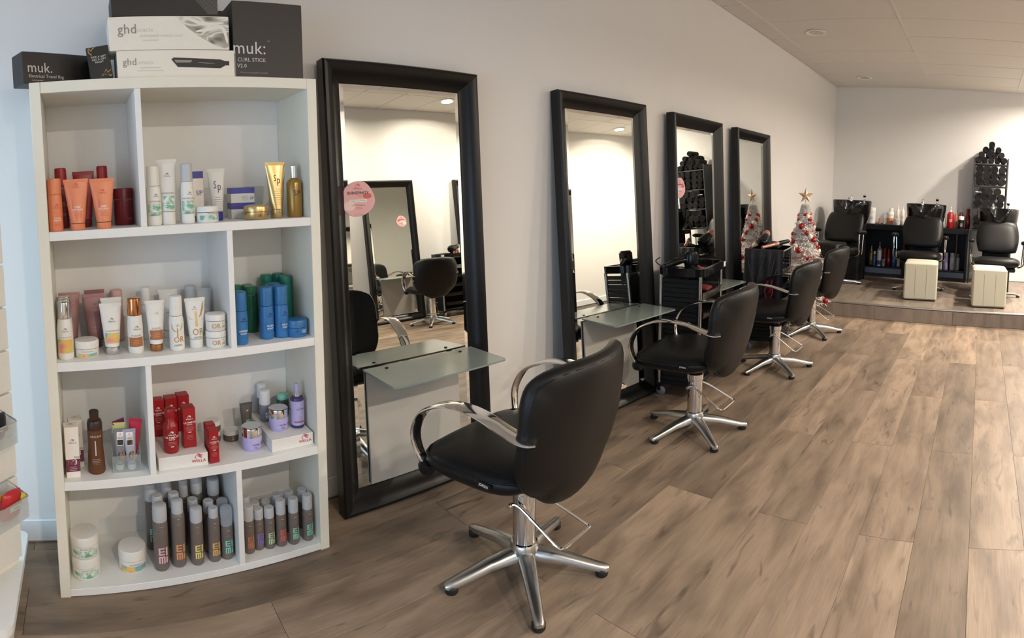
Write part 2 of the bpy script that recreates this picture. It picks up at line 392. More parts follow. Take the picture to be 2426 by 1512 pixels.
# ------------------------------------------------------------------ mirrors
MW, MH = .811, 1.925
FR = .092
def frame_bar(L0, horiz):
    """one mitred bar of the frame, along local x, outer edge at y=0"""
    prof = [(0, 0), (0, .058), (.006, .068), (.018, .071), (.034, .064), (.052, .044), (.072, .027), (.086, .022), (FR, .016), (FR, 0)]
    mb = MB(); A = [(t, t, h) for t, h in prof]; B = [(L0-t, t, h) for t, h in prof]
    return mb.loft([A, B])
def make_mirror(label):
    """stands at local origin (left foot), face towards -y, leaning top back"""
    t = thing('leaning_mirror', label, 'mirror')
    def bar(M, L0):
        mb = frame_bar(L0, True); mb.v = [tuple(M @ Vector(q)) for q in mb.v]; mb.build('frame_bar', MATS['black_frame'], t, ang=30)
    # local bar (x, y inwards, z height) -> mirror plane (x, -height, z)
    def mm(ux, uz, ox, oz): return Matrix(((ux[0], uz[0], 0, ox), (0, 0, -1, .07), (ux[1], uz[1], 0, oz), (0, 0, 0, 1)))
    bar(mm((1, 0), (0, 1), 0, 0), MW); bar(mm((-1, 0), (0, -1), MW, MH), MW)
    bar(mm((0, 1), (-1, 0), MW, 0), MH); bar(mm((0, -1), (1, 0), 0, MH), MH)
    gy = .052; x0, x1, z0, z1 = FR-.003, MW-FR+.003, FR-.003, MH-FR+.003; bw = .021
    MB().add([(x0+bw, gy, z0+bw), (x1-bw, gy, z0+bw), (x1-bw, gy, z1-bw), (x0+bw, gy, z1-bw)], [(0, 1, 2, 3)]).build('glass', MATS['mirror_glass'], t, ang=0)
    o = [(x0, gy+.0016, z0), (x1, gy+.0016, z0), (x1, gy+.0016, z1), (x0, gy+.0016, z1)]
    i = [(x0+bw, gy, z0+bw), (x1-bw, gy, z0+bw), (x1-bw, gy, z1-bw), (x0+bw, gy, z1-bw)]
    MB().add(o+i, [(k, (k+1) % 4, 4+(k+1) % 4, 4+k) for k in range(4)]).build('bevel', MATS['mirror_bevel'], t, ang=0)
    MB().box((MW/2, .063, MH/2), (MW-.02, .010, MH-.02)).build('backing_board', MATS['black_matt'], t)
    # cream board under the ledge
    MB().box((MW/2-.01, .043, .342), (.495, .012, .486), .002).build('lower_panel', MATS['panel_cream'], t)
    # frosted glass ledge: own part, level although the mirror leans
    return t
def glass_ledge(t, tilt, z=.600, cx=MW/2+.02, wd=.59, dp=.265):
    M = Tm(cx, .035, z, tilt)
    pts = [(-wd/2, 0), (-wd/2, -dp+.012), (-wd/2+.012, -dp), (wd/2-.012, -dp), (wd/2, -dp+.012), (wd/2, 0)]
    g = MB(); g.prism(pts, 0, .008, M=M); g.build('glass_ledge', MATS['frosted_glass'], t, ang=20)
    for sx in (-.2, .2):
        b = MB(); b.box((sx, -.012, -.006), (.02, .024, .012), .003, M=M)
        b.lathe([(0, .0125), (.008, .012), (.008, .008)], 10, M=M @ Tm(sx, -.04, 0)); b.build('ledge_bracket', MATS['black_satin'], t)
LEAN = .053
def mirror(label, x, ybot, yaw=0., lean=LEAN, right=False):
    t = make_mirror(label); glass_ledge(t, lean); rz = yaw+(PI if right else 0)
    t.location = (x, ybot, 0.0); t.rotation_euler = (-lean, 0, rz); t['group'] = 'tall black leaning mirrors'
    from mathutils import Euler                                # sink so the lowest frame corner touches the floor
    m = Euler(t.rotation_euler).to_matrix(); zz = min((m @ Vector((0, y, 0))).z for y in (0.0, .07)); t.location.z = -zz+.001
    return t
M1 = mirror('tall black framed mirror nearest the camera, pink round sticker, beside the white shelf', .985, 2.064)
M2 = mirror('tall black framed mirror second from the camera, behind the second styling chair', 2.388, 2.040, math.radians(-3.5), .077)
M3 = mirror('tall black framed mirror third from the camera, reflecting the towel rack', 3.61, 2.064)
M4 = mirror('tall black framed mirror farthest along the wall, next to the Christmas tree', 4.727, 2.064)
for o in list(M4.children):
    if o.name.startswith(('glass_ledge', 'ledge_bracket')): bpy.data.objects.remove(o)   # hidden by the trolley in front
for x, s in ((2.86, 'black framed mirror on the opposite wall, seen as a dark strip in the nearest mirror'), (4.385, 'black framed mirror on the opposite wall, seen reflected behind the pink sticker'), (5.93, 'black framed mirror on the opposite wall, at the right edge of the nearest mirror')):
    mirror(s, x, YR+.190, right=True)
# pink stickers on mirrors
mat('sticker_pink', '#e2aeb0', .5, var=.12, scale=14); mat('sticker_light', '#f0d2d0', .5); mat('ink', '#33302f', .6); mat('ink_red', '#c9635e', .6); mat('ink_white', '#f4f2ee', .5); mat('ink_grey', '#8d8a86', .6)
def sticker(x, z, label, mx, ybot, lean, yaw=0., right=False):
    rz = yaw+(PI if right else 0)
    t = thing('round_sticker', label, 'sticker', (0, 0, 0), group='pink promotion stickers')
    t.rotation_euler = (-lean, 0, rz); from mathutils import Euler
    t.location = Vector((mx, ybot, .002)) + Euler((-lean, 0, rz)).to_matrix() @ Vector((x, .049, z))
    blob = [( .080*math.cos(a)*(1+.05*math.cos(3*a+1)), .077*math.sin(a)*(1+.05*math.sin(2*a))) for a in [2*PI*k/36 for k in range(36)]]
    MB().add([(a, 0, b) for a, b in blob]+[(a, .002, b) for a, b in blob], [tuple(reversed(range(36))), tuple(range(36, 72))]+[(k, (k+1) % 36, 36+(k+1) % 36, 36+k) for k in range(36)]).build('disc', MATS['sticker_pink'], t)
    p = Print(); p.poly('sticker_light', [(-.045+.03*math.cos(a), -.03+.02*math.sin(a)) for a in [2*PI*k/16 for k in range(16)]])
    p.poly('ink_red', [(.045+.022*math.cos(a), .012+.012*math.sin(a)) for a in [2*PI*k/16 for k in range(16)]], .0001)
    p.wella('ink_red', .018, 0, .052); p.text('ink', 'SHINEFINITY', .0175, 0, .020, True); p.text('ink_red', 'color glaze', .011, .02, .010)
    p.rect('ink_white', -.042, .042, -.014, -.003, 2, .0004); p.text('ink', 'SHINE YOU CAN FEEL', .0075, 0, -.011, lift=.0008)
    p.lines('ink', 0, -.022, .07, 2, .006); p.lines('ink_red', 0, -.036, .045, 2, .006); p.lines('ink_grey', 0, -.064, .06, 2, .005)
    p.build(t, 'lettering')
sticker(.155, 1.345, 'large pink round sticker on the mirror nearest the camera', .985, 2.064, LEAN)
sticker(.135, 1.375, 'pink round sticker on the third mirror, beside the reflected towel rack', 3.61, 2.064, LEAN)
sticker(.22, 1.36, 'pink round sticker on the opposite wall mirror, seen in reflection', 4.385, YR+.190, LEAN, 0, True)
# ------------------------------------------------------------------ styling chairs
def pillow(nu, nv, fpos, fth, M=None):
    """closed cushion: fpos(u, v) -> (point, normal); fth(u, v) -> thickness each side; u, v in -1..1 on a rounded square"""
    mb = MB(); vs = []; fs = []
    def sq(u, v): return u, v
    idx = {}
    for side in (0, 1):
        for i in range(nu+1):
            for j in range(nv+1):
                edge = i in (0, nu) or j in (0, nv)
                if side == 1 and edge: idx[(1, i, j)] = idx[(0, i, j)]; continue
                u, v = math.sin((-1+2*i/nu)*PI/2), math.sin((-1+2*j/nv)*PI/2)
                p, n = fpos(u, v); th = 0 if edge else fth(u, v)
                p = Vector(p)+Vector(n)*(th if side == 0 else -th)
                idx[(side, i, j)] = len(vs); vs.append(tuple(p))
    for side in (0, 1):
        for i in range(nu):
            for j in range(nv):
                q = [idx[(side, i, j)], idx[(side, i+1, j)], idx[(side, i+1, j+1)], idx[(side, i, j+1)]]
                fs.append(tuple(q) if side == 0 else tuple(reversed(q)))
    return mb.add(vs, fs, 0, M)
def disc(u, v, p):
    """square to superellipse of power p"""
    m = max(abs(u), abs(v))
    if m < 1e-9: return 0., 0.
    k = m/(abs(u)**p+abs(v)**p)**(1/p); return u*k, v*k
def cath(pts, n=6):
    """smooth curve through points"""
    P = [Vector(p) for p in pts]; out = []
    for i in range(len(P)-1):
        a, b, c, d = P[max(i-1, 0)], P[i], P[i+1], P[min(i+2, len(P)-1)]
        for k in range(n):
            t = k/n; out.append(.5*((2*b)+(c-a)*t+(2*a-5*b+4*c-d)*t*t+(3*b-a-3*c+d)*t**3))
    out.append(P[-1]); return [tuple(q) for q in out]
def star_base(t, r, hub_r, ang0, metal='aluminium', n=5, z0=.085, z1=.044, w0=.058, w1=.036):
    MB().lathe([(0, .066), (hub_r, .066), (hub_r*1.12, .085), (hub_r*1.05, .108), (hub_r, .112), (0, .112)], 24).build('hub', MATS[metal], t)
    for k in range(n):
        a = ang0+2*PI*k/n; M = Tm(rz=a)
        rings = []
        for q, wq, zt, th in ((hub_r*.5, w0, z0+.012, .036), (hub_r*1.5, w0, z0+.006, .034), (r*.5, w0*.86, z0-.006, .028), (r*.8, w0*.72, z1+.012, .024), (r*.95, w1, z1, .022), (r*1.04, w1*.9, z1-.006, .020), (r*1.075, w1*.55, z1-.011, .012)):
            h = wq/2; rings.append([(q, -h, zt-th), (q, h, zt-th), (q, h, zt-th*.35), (q, h*.55, zt), (q, -h*.55, zt), (q, -h, zt-th*.35)])
        lg = MB().loft(rings, M=M).build('leg', MATS[metal], t, ang=50)
        MB().lathe([(0, 0), (.020, 0), (.023, .004), (.023, .020), (.016, .027), (0, .027)], 14, M=M @ Tm(r*.985)).build('foot_pad', MATS['rubber'], lg)
def make_chair(label):
    t = thing('styling_chair', label, 'chair')
    # seat: crowned cushion, wider towards the front corners
    def sp(u, v):
        x, y = disc(u, v, 5.0 if v > 0 else 2.9)
        wx = .278+.012*v; return ((x*wx, y*.250+.030, .447-.006*v+.004*(v > 0)*v*v), (0, 0, 1))
    def sth(u, v): return .058*(1-abs(u)**4)**.5*(1-abs(v)**4)**.5+.002
    pillow(18, 18, sp, sth).build('seat', MATS['leather'], t, ang=60)
    MB().tube([(a*.985, b*.985, c+.016) for a, b, c in [sp(math.cos(2*PI*k/48)/max(abs(math.cos(2*PI*k/48)), abs(math.sin(2*PI*k/48))), math.sin(2*PI*k/48)/max(abs(math.cos(2*PI*k/48)), abs(math.sin(2*PI*k/48))))[0] for k in range(48)]], .0035, 5, closed=True).build('piping', MATS['leather'], t)
    # backrest: curved shell, wings forward
    def bp(u, v):
        hw = .292 if v > 0 else .292-.060*v*v
        x, vv = disc(u, v, 4.0 if v > 0 else 2.7); x *= 1+.07*max(v, 0)**3
        z = .610+vv*.250; y = -.262-.060*vv+.008*vv*vv+.068*x*x+.045*(x*x)*max(v, 0)
        nx = Vector((-.40*x, 1, .25)).normalized()
        return ((x*hw, y, z), tuple(nx))
    def bth(u, v): return .036*(1-abs(u)**6)**.5*(1-abs(v)**7)**.5+.006
    pillow(18, 18, bp, bth).build('backrest', MATS['leather_brown'], t, ang=60)
    ring = []
    for k in range(56):
        a = 2*PI*k/56; q = max(abs(math.cos(a)), abs(math.sin(a))); u, v = math.cos(a)/q, math.sin(a)/q; p, n = bp(u*.955, v*.955); ring.append(tuple(Vector(p)-Vector(n)*.020))
    MB().tube(ring, .0032, 5, closed=True).build('back_seam', MATS['leather'], t)
    for s in (-1, 1):
        path = cath([(s*.258, .232, .415), (s*.276, .258, .485), (s*.284, .258, .550), (s*.286, .212, .626), (s*.288, .120, .676), (s*.291, .03, .694), (s*.291, -.06, .688), (s*.289, -.145, .665), (s*.284, -.215, .648), (s*.272, -.250, .648)], 5)
        N = len(path); rings = []
        for i, p in enumerate(path):
            a, b = Vector(path[max(i-1, 0)]), Vector(path[min(i+1, N-1)]); tg = (b-a).normalized()
            q = i/(N-1); hw = (.016+.017*math.sin(min(1, q*1.6)*PI/2)) if q < .85 else .033-.07*(q-.85)
            sd = Vector((1, 0, 0)); sd = (sd-tg*sd.dot(tg)).normalized(); nn = tg.cross(sd); P = Vector(p)
            rings.append([tuple(P+sd*a*hw+nn*b*.0065) for a, b in ((-1, -.3), (-.7, -1), (.7, -1), (1, -.3), (1, .3), (.7, 1), (-.7, 1), (-1, .3))])
        MB().loft(rings).build('armrest', MATS['chrome'], t, ang=50)
        MB().lathe([(0, -.02), (.026, -.018), (.034, .0), (.030, .022), (0, .026)], 14, M=Tm(s*.256, .232, .412, .25)).build('arm_mount', MATS['leather'], t)
    MB().lathe([(0, .330), (.028, .330), (.028, .41), (0, .41)], 20).build('lift_rod', MATS['black_satin'], t)
    MB().box((0, 0, .390), (.20, .24, .02), .004).build('seat_plate', MATS['black_satin'], t)
    MB().lathe([(0, .10), (.0445, .10), (.047, .115), (.043, .118), (.043, .300), (.047, .304), (.047, .334), (.040, .340), (0, .340)], 26).build('column', MATS['chrome'], t)
    pedal = cath([(-.062, .012, .268), (-.050, -.02, .264), (-.026, -.150, .166), (-.014, -.172, .155), (.008, -.178, .153), (.125, -.192, .160), (.140, -.186, .162), (.138, -.170, .168), (.075, -.04, .258), (.052, .0, .268)], 4)
    pd = MB().tube(pedal, .0052, 8); pd.lathe([(0, -.012), (.009, -.010), (.009, .010), (0, .012)], 12, M=Tm(-.066, .014, .268, 0, PI/2)); pd.build('foot_pump', MATS['chrome'], t)
    star_base(t, .285, .048, math.radians(10))
    # woven maker tag sewn into the left seam of the seat
    M = Tm(-.2735, -.045, .452, -.10, 0, -PI/2-.06)
    tg = MB().box((0, 0, 0), (.058, .003, .019), .0008, M=M).build('sewn_tag', MATS['black_satin'], t, ang=0)
    p = Print(lambda x, z: -.0022); p.text('ink_white', 'JOIKEN', .0115, 0, -.004, True); p.build(tg, 'lettering', M)
    return t
CH = make_chair('black styling chair nearest the camera, in front of the first mirror')
CH.location = (1.375, 1.415, 0); CH.rotation_euler = (0, 0, math.radians(9)); CH['group'] = 'black styling chairs along the mirrors'
dup(CH, 'second black styling chair from the camera, in front of the trolley with the hair dryer', (2.80, 1.505, 0), math.radians(5))
dup(CH, 'third black styling chair from the camera, in front of the dark trolley with hanging cords', (4.085, 1.505, 0), math.radians(2))
dup(CH, 'fourth black styling chair, farthest along the wall beside the Christmas tree', (5.23, 1.56, 0), math.radians(-2))
dup(CH, 'black styling chair on the opposite side, seen reflected in the nearest mirror', (4.13, -1.70, 0), math.radians(180+14), 'black styling chairs on the opposite side')

# ------------------------------------------------------------------ white display shelf
SX, SY, SROT, SWD, SH, SD = -.157, 1.93, .0136, 1.01, 1.793, .328
ROWZ = [1.289, .837, .415, .028]
SHF = thing('display_shelf', 'white open display bookcase full of hair products against the left wall', 'bookcase', (SX, SY, 0), SROT)
bt, pt = .031, .0365
def sbox(name, c, d, m='melamine'): return MB().box(c, d, .0012).build(name, MATS[m], SHF, ang=0)
sbox('side_panel', (pt/2, SD/2, SH/2), (pt, SD, SH), 'melamine_edge'); sbox('side_panel', (SWD-pt/2, SD/2, SH/2), (pt, SD, SH), 'melamine_edge')
sbox('top_panel', (SWD/2, SD/2+.001, SH-.0185), (SWD-2*pt, SD-.002, .037), 'melamine_edge')
for z in ROWZ: sbox('shelf_board' if z > .1 else 'bottom_panel', (SWD/2, SD/2+.001, z-(bt if z > .1 else .026)/2), (SWD-2*pt, SD-.002, bt if z > .1 else .026))
sbox('back_panel', (SWD/2, SD-.006, SH/2), (SWD-2*pt, .010, SH-.01))
for x, z0, z1 in ((.362, ROWZ[0], SH-.037), (.662, ROWZ[1], ROWZ[0]-bt), (.3505, ROWZ[2], ROWZ[1]-bt), (.660, ROWZ[3], ROWZ[2]-bt)):
    sbox('divider', (x, SD/2-.003, (z0+z1)/2), (.021, SD-.012, z1-z0))

def S(x, d, z):                                             # shelf coordinates -> world
    c, s = math.cos(SROT), math.sin(SROT); return (SX+x*c-d*s, SY+x*s+d*c, z)
# ------------------------------------------------------------------ hair products
P_ = dict(orange='#df855c', red='#8f1a1f', dkred='#6d1216', brred='#98131c', white='#e6e4de', pearl='#d9d8d2', grey='#b9bec0', pink='#b98c88', mauve='#94666a', blush='#cfa49c',
  blue='#2f6ea8', bluelid='#2d6a9e', green='#3f9a78', teal='#2e8a7c', brown='#5f381c', dkbrown='#35201a', taupe='#6f655f', lav='#b4addb', lavdk='#3b3564', cream='#efe7df', navy='#34358f',
  plum='#6d3148', ash='#7d7f88', ashlt='#a9adb9', lime='#d5d78a', purple='#6a1f4d', eimiw='#dfe0e2', charcoal='#5b5450', copperband='#a4683f', mint='#8fd2bb', eteal='#7fd0c0', epink='#e9b8c4', eor='#e09a66', eyel='#e6d878', egold='#e2b86a', ecop='#c9805a', evio='#8078c0', egrn='#b9d6a8', ered='#d9695c', wred='#c8314a', gold_ink='#b98d3e', dgreen='#4b8a6c', silver_ink='#c9c6c0')
for k, c in P_.items(): mat(k, c, .38, var=.03)
mat('gold', '#cbb07a', .27, .8); mat('copper', '#c98a5c', .14, 1.); mat('chromecap', (.8, .8, .8), .08, 1.); mat('oilgold', '#a5803a', .2, .2, trans=.25)
mat('frostcap', '#d3d6da', .45, trans=.25); mat('greenclear', '#2f7d60', .25, trans=.35); mat('tealclear', '#2a8b7a', .3, trans=.3); mat('redclear', '#9a1620', .2, trans=.1)
clear('acrylic', '#f2f5f5', .10); clear('clearcap', '#e4e8ee', .22)
ramp_mat('rainbow', [(.30, '#d98a9e'), (.42, '#e7b65a'), (.52, '#cfc46b'), (.60, '#6fb0b4'), (.72, '#9d7fb4')], .4, 26., 1.)
ramp_mat('leafprint', [(.42, '#e3e4dd'), (.50, '#b9d2c2'), (.60, '#6fa98c')], .4, 55., 3.)
ramp_mat('hairprint', [(.35, '#3a2b24'), (.55, '#9a7350'), (.7, '#d0a878')], .4, 60., 2., (1, 1, .2))
ramp_mat('mauvefade', [(.40, '#a87f80'), (.6, '#7d5054')], .4, 8., 1.)

def cyl(r): return lambda x, z: -math.sqrt(max(r*r-x*x, 1e-8))-.0005
def bottle(t, w, h, body, cap, cf=.36, shape='waist', capr=.86):
    r = w/2; zc = h*(1-cf)
    if shape == 'waist': pr = [(0, 0), (r*.88, 0), (r*.97, .004), (r, .012), (r, h*.50), (r*.96, h*.57), (r*capr, zc-.001), (0, zc)]
    elif shape == 'straight': pr = [(0, 0), (r*.93, 0), (r, .005), (r, zc-.012), (r*.97, zc-.003), (r*.9, zc), (0, zc)]
    elif shape == 'neck': pr = [(0, 0), (r*.92, 0), (r, .006), (r, h*.56), (r*.93, h*.62), (r*.66, h*.69), (r*.60, zc), (0, zc)]
    elif shape == 'can': pr = [(0, 0), (r*.9, 0), (r, .005), (r, zc-.014), (r*.95, zc-.004), (r*capr*.95, zc), (0, zc)]
    MB().lathe(pr, 22).build('body', MATS[body], t)
    c = r*capr
    if shape == 'neck': cp = [(0, zc), (r*.70, zc), (r*.72, zc+.004), (r*.70, h-.012), (r*.60, h-.003), (0, h)]
    else: cp = [(0, zc+.0006), (c, zc+.0006), (c*1.01, zc+.006), (c*1.0, h-.009), (c*.96, h-.002), (c*.84, h), (0, h)]
    MB().lathe(cp, 22).build('cap', MATS[cap], t)
def tubeb(t, w, h, body, cap, ch=.028, capw=.60):
    """squeeze tube standing on its cap, flat crimp on top"""
    rc = w*capw/2; rings = []; n = 20
    def ring(a, b, z): return [(a*math.cos(2*PI*k/n), b*math.sin(2*PI*k/n), z) for k in range(n)]
    for q in (0, .05, .2, .4, .6, .8, .93): rings.append(ring(rc+(w/2-rc)*q**.9, rc*(1-q)**.8*.98+.0016, ch+(h-ch)*q))
    rings += [ring(w/2, .0014, h-.012), ring(w/2, .0014, h)]
    MB().loft(rings).build('body', MATS[body], t, ang=50)
    MB().lathe([(0, 0), (rc*.93, 0), (rc, .003), (rc*1.0, ch-.002), (0, ch-.001)], 20).build('cap', MATS[cap], t)
    def surf(x, z):
        q = max(0, min(1, (z-ch)/(h-ch))); a = rc+(w/2-rc)*q**.9; b = rc*(1-q)**.8*.98+.0016
        return -b*math.sqrt(max(0, 1-(x/a)**2))-.0009
    return surf
def jar(t, w, h, body, lid, lf=.42, dome=0., lidr=1.):
    r = w/2; zl = h*(1-lf)
    MB().lathe([(0, 0), (r*.9, 0), (r*.97, .004), (r*.975, zl-.002), (0, zl-.001)], 28).build('body', MATS[body], t)
    MB().lathe([(0, zl), (r*lidr, zl), (r*lidr*1.0, h-.006), (r*lidr*.95, h-.001), (r*.6*lidr, h+dome*.6), (0, h+dome)], 28).build('lid', MATS[lid], t)
    return cyl(r*.975)
def carton(t, w, d, h, m, bands=()):
    MB().box((0, 0, h/2), (w, d, h), .0012).build('carton', MATS[m], t, ang=0)
    for z0, z1, mm in bands: MB().box((0, 0, (z0+z1)/2), (w+.0008, d+.0008, z1-z0), .0006).build('colour_band', MATS[mm], t, ang=0)
    return lambda x, z: -d/2-.0007
def item(name, label, cat, x, dep, row, zo=0., rz=0., group=None, rot=None):
    return thing(name, label, cat, S(x, dep, ROWZ[row]+zo+.0004), SROT+rz, group, rot)
KEYS = {}
K={
 'orange_bottle':(0.062, 0.045, 0, 0, 0.05, 0.1812),
 'orange_tube1':(0.137, 0.04, 0, 0, 0.0894, 0.1754),
 'orange_tube2':(0.227, 0.04, 0, 0, 0.0854, 0.1724),
 'red_bottle1':(0.083, 0.2, 0, 0, 0.0482, 0.2234),
 'red_tube':(0.167, 0.2, 0, 0, 0.0814, 0.2067),
 'red_bottle2':(0.237, 0.2, 0, 0, 0.0438, 0.2229),
 'red_jar':(0.323, 0.19, 0, 0, 0.0804, 0.1367),
 'nutri_bottle':(0.406, 0.05, 0, 0, 0.0514, 0.207),
 'nutri_tube':(0.456, 0.055, 0, 0, 0.088, 0.2282),
 'nutri_spray':(0.526, 0.05, 0, 0, 0.0481, 0.2108),
 'sp_carton':(0.587, 0.17, 0, 0, 0.042, 0.1846),
 'sp_tube':(0.653, 0.13, 0, 0, 0.0698, 0.1917),
 'nutri_jar':(0.595, 0.05, 0, 0, 0.0818, 0.0579),
 'sp_box_low':(0.767, 0.15, 0, 0, 0.1051, 0.0602),
 'sp_box_top':(0.768, 0.15, 0, 0, 0.1049, 0.1179),
 'gold_jar':(0.78, 0.07, 0, 0, 0.0913, 0.0506),
 'gold_tube':(0.881, 0.08, 0, 0, 0.0875, 0.2077),
 'gold_oil':(0.963, 0.08, 0, 0, 0.0583, 0.1937),
 'chrome1':(0.066, 0.06, 1, 0, 0.0613, 0.2026),
 'chrome2':(0.063, 0.135, 1, 0, 0.055, 0.1995),
 'chrome3':(0.062, 0.2, 1, 0, 0.055, 0.1974),
 'motion_jar':(0.143, 0.079, 1, 0, 0.0873, 0.0661),
 'pink_tube1':(0.081, 0.255, 1, 0, 0.0879, 0.1998),
 'pink_tube2':(0.179, 0.2, 1, 0, 0.0888, 0.1983),
 'pink_tube3':(0.185, 0.266, 1, 0, 0.0836, 0.2028),
 'pink_bottle':(0.269, 0.26, 1, 0, 0.0498, 0.1995),
 'motion_tube1':(0.235, 0.091, 1, 0, 0.0847, 0.1809),
 'motion_tube2':(0.242, 0.155, 1, 0, 0.0827, 0.1887),
 'fusion_bottle':(0.319, 0.078, 1, 0, 0.0564, 0.1967),
 'fusion_tube':(0.394, 0.083, 1, 0, 0.0766, 0.1804),
 'white_bottle_b':(0.382, 0.25, 1, 0, 0.0484, 0.203),
 'white_tube_b':(0.47, 0.25, 1, 0, 0.08, 0.1877),
 'grey_bottle_b':(0.559, 0.25, 1, 0, 0.0513, 0.197),
 'grey_tube_b':(0.624, 0.25, 1, 0, 0.0738, 0.1808),
 'oil_bottle':(0.467, 0.066, 1, 0, 0.0542, 0.1955),
 'oil_tube':(0.539, 0.073, 1, 0, 0.0812, 0.1801),
 'oil_jar_low':(0.617, 0.059, 1, 0, 0.0778, 0.0557),
 'oil_jar_top':(0.618, 0.059, 1, 0, 0.0776, 0.1272),
 'blue1':(0.701, 0.049, 1, 0, 0.055, 0.1938),
 'blue2':(0.814, 0.08, 1, 0, 0.0542, 0.1957),
 'blue3':(0.87, 0.072, 1, 0, 0.0533, 0.1972),
 'blue4':(0.879, 0.17, 1, 0, 0.054, 0.1914),
 'blue_jar':(0.94, 0.064, 1, 0, 0.0872, 0.0649),
 'green1':(0.792, 0.2, 1, 0, 0.0546, 0.1817),
 'green2':(0.795, 0.265, 1, 0, 0.06, 0.1781),
 'green3':(0.74, 0.22, 1, 0, 0.055, 0.1875),
 'teal1':(0.878, 0.26, 1, 0, 0.0499, 0.2127),
 'teal2':(0.936, 0.275, 1, 0, 0.0528, 0.2117),
 'teal3':(0.947, 0.21, 1, 0, 0.0518, 0.2094),
 'n3_front':(0.058, 0.057, 2, 0, 0.0633, 0.1817),
 'n3_back':(0.064, 0.13, 2, 0, 0.055, 0.1767),
 'brown':(0.154, 0.073, 2, 0, 0.0636, 0.2234),
 'holder':(0.261, 0.085, 2, 0, 0.1078, 0.0767),
 'plinth_l':(0.464, 0.114, 2, 0, 0.178, 0.0095),
 'plinth_r':(0.907, 0.093, 2, 0, 0.1754, 0.0144),
 'red_box_a':(0.402, 0.23, 2, 0, 0.052, 0.19),
 'red_box_b':(0.456, 0.24, 2, 0, 0.052, 0.1878),
 'red_box_c':(0.506, 0.25, 2, 0, 0.052, 0.1841),
 'red_bottle_f':(0.426, 0.07, 2.0, 0.05, 0.0572, 0.1622),
 'red_box_d':(0.499, 0.1, 2.0, 0.05, 0.0507, 0.1605),
 'red_small_e':(0.569, 0.045, 2, 0, 0.041, 0.123),
 'red_small_f':(0.571, 0.1, 2, 0, 0.035, 0.1212),
 'eimi_jar_low':(0.603, 0.2, 2, 0, 0.0643, 0.0824),
 'eimi_jar_top':(0.605, 0.2, 2, 0, 0.0641, 0.1314),
 'eimi_jar2':(0.681, 0.2, 2, 0, 0.0688, 0.08),
 'eimi_tube':(0.761, 0.24, 2, 0, 0.0568, 0.1281),
 'eimi_grey':(0.838, 0.235, 2, 0, 0.0523, 0.1752),
 'eimi_grey2':(0.851, 0.28, 2, 0, 0.045, 0.1801),
 'eimi_green':(0.927, 0.26, 2, 0, 0.0579, 0.1339),
 'lav1':(0.742, 0.096, 2, 0, 0.0807, 0.0877),
 'lav2':(0.861, 0.12, 2.0, 0.045, 0.0805, 0.0831),
 'lav_spray':(0.947, 0.1, 2.0, 0.045, 0.0534, 0.1713),
 'tub_low':(0.094, 0.09, 3, 0, 0.1109, 0.0531),
 'tub_top':(0.093, 0.21, 3, 0, 0.1183, 0.0966),
 'tub_single':(0.267, 0.105, 3, 0, 0.1089, 0.0924),
 'can_f0':(0.372, 0.072, 3, 0, 0.0555, 0.2401),
 'can_f1':(0.438, 0.077, 3, 0, 0.0529, 0.2462),
 'can_f2':(0.506, 0.068, 3, 0, 0.0485, 0.2115),
 'can_f3':(0.571, 0.067, 3, 0, 0.0459, 0.2011),
 'can_f4':(0.626, 0.067, 3, 0, 0.0498, 0.1931),
 'can_m0':(0.373, 0.13, 3, 0, 0.046, 0.2443),
 'can_m1':(0.435, 0.13, 3, 0, 0.046, 0.2459),
 'can_m2':(0.506, 0.13, 3, 0, 0.046, 0.2108),
 'can_m3':(0.567, 0.13, 3, 0, 0.046, 0.1941),
 'can_m4':(0.624, 0.13, 3, 0, 0.046, 0.1874),
 'can_b0':(0.357, 0.2, 3, 0, 0.05, 0.2595),
 'can_b1':(0.419, 0.2, 3, 0, 0.05, 0.2687),
 'can_b2':(0.485, 0.2, 3, 0, 0.05, 0.2565),
 'can_b3':(0.537, 0.2, 3, 0, 0.05, 0.2661),
 'can_b4':(0.604, 0.2, 3, 0, 0.05, 0.2419),
 'can_z0':(0.49, 0.265, 3, 0, 0.05, 0.2407),
 'can_z1':(0.614, 0.265, 3, 0, 0.05, 0.2275),
 'mini_f0':(0.707, 0.067, 3, 0, 0.042, 0.1802),
 'mini_f1':(0.748, 0.075, 3, 0, 0.042, 0.1571),
 'mini_f2':(0.789, 0.067, 3, 0, 0.042, 0.1576),
 'mini_f3':(0.835, 0.062, 3, 0, 0.042, 0.1788),
 'mini_f4':(0.884, 0.054, 3, 0, 0.042, 0.1782),
 'mini_f5':(0.942, 0.052, 3, 0, 0.042, 0.1785),
 'mini_b0':(0.712, 0.135, 3, 0, 0.042, 0.1801),
 'mini_b1':(0.752, 0.135, 3, 0, 0.042, 0.148),
 'mini_b2':(0.797, 0.135, 3, 0, 0.042, 0.1453),
 'mini_b3':(0.845, 0.135, 3, 0, 0.042, 0.1627),
 'mini_b4':(0.895, 0.135, 3, 0, 0.042, 0.1619),
 'mini_b5':(0.962, 0.135, 3, 0, 0.042, 0.1569),
}

def at(k, name, label, cat, dx=0., rz=0., group=None, dep=None, zo=None, rot=None):
    x, d, row, z, w, h = K[k]
    return item(name, label, cat, x+dx, d if dep is None else dep, int(row), z if zo is None else zo, rz, group, rot), w, h

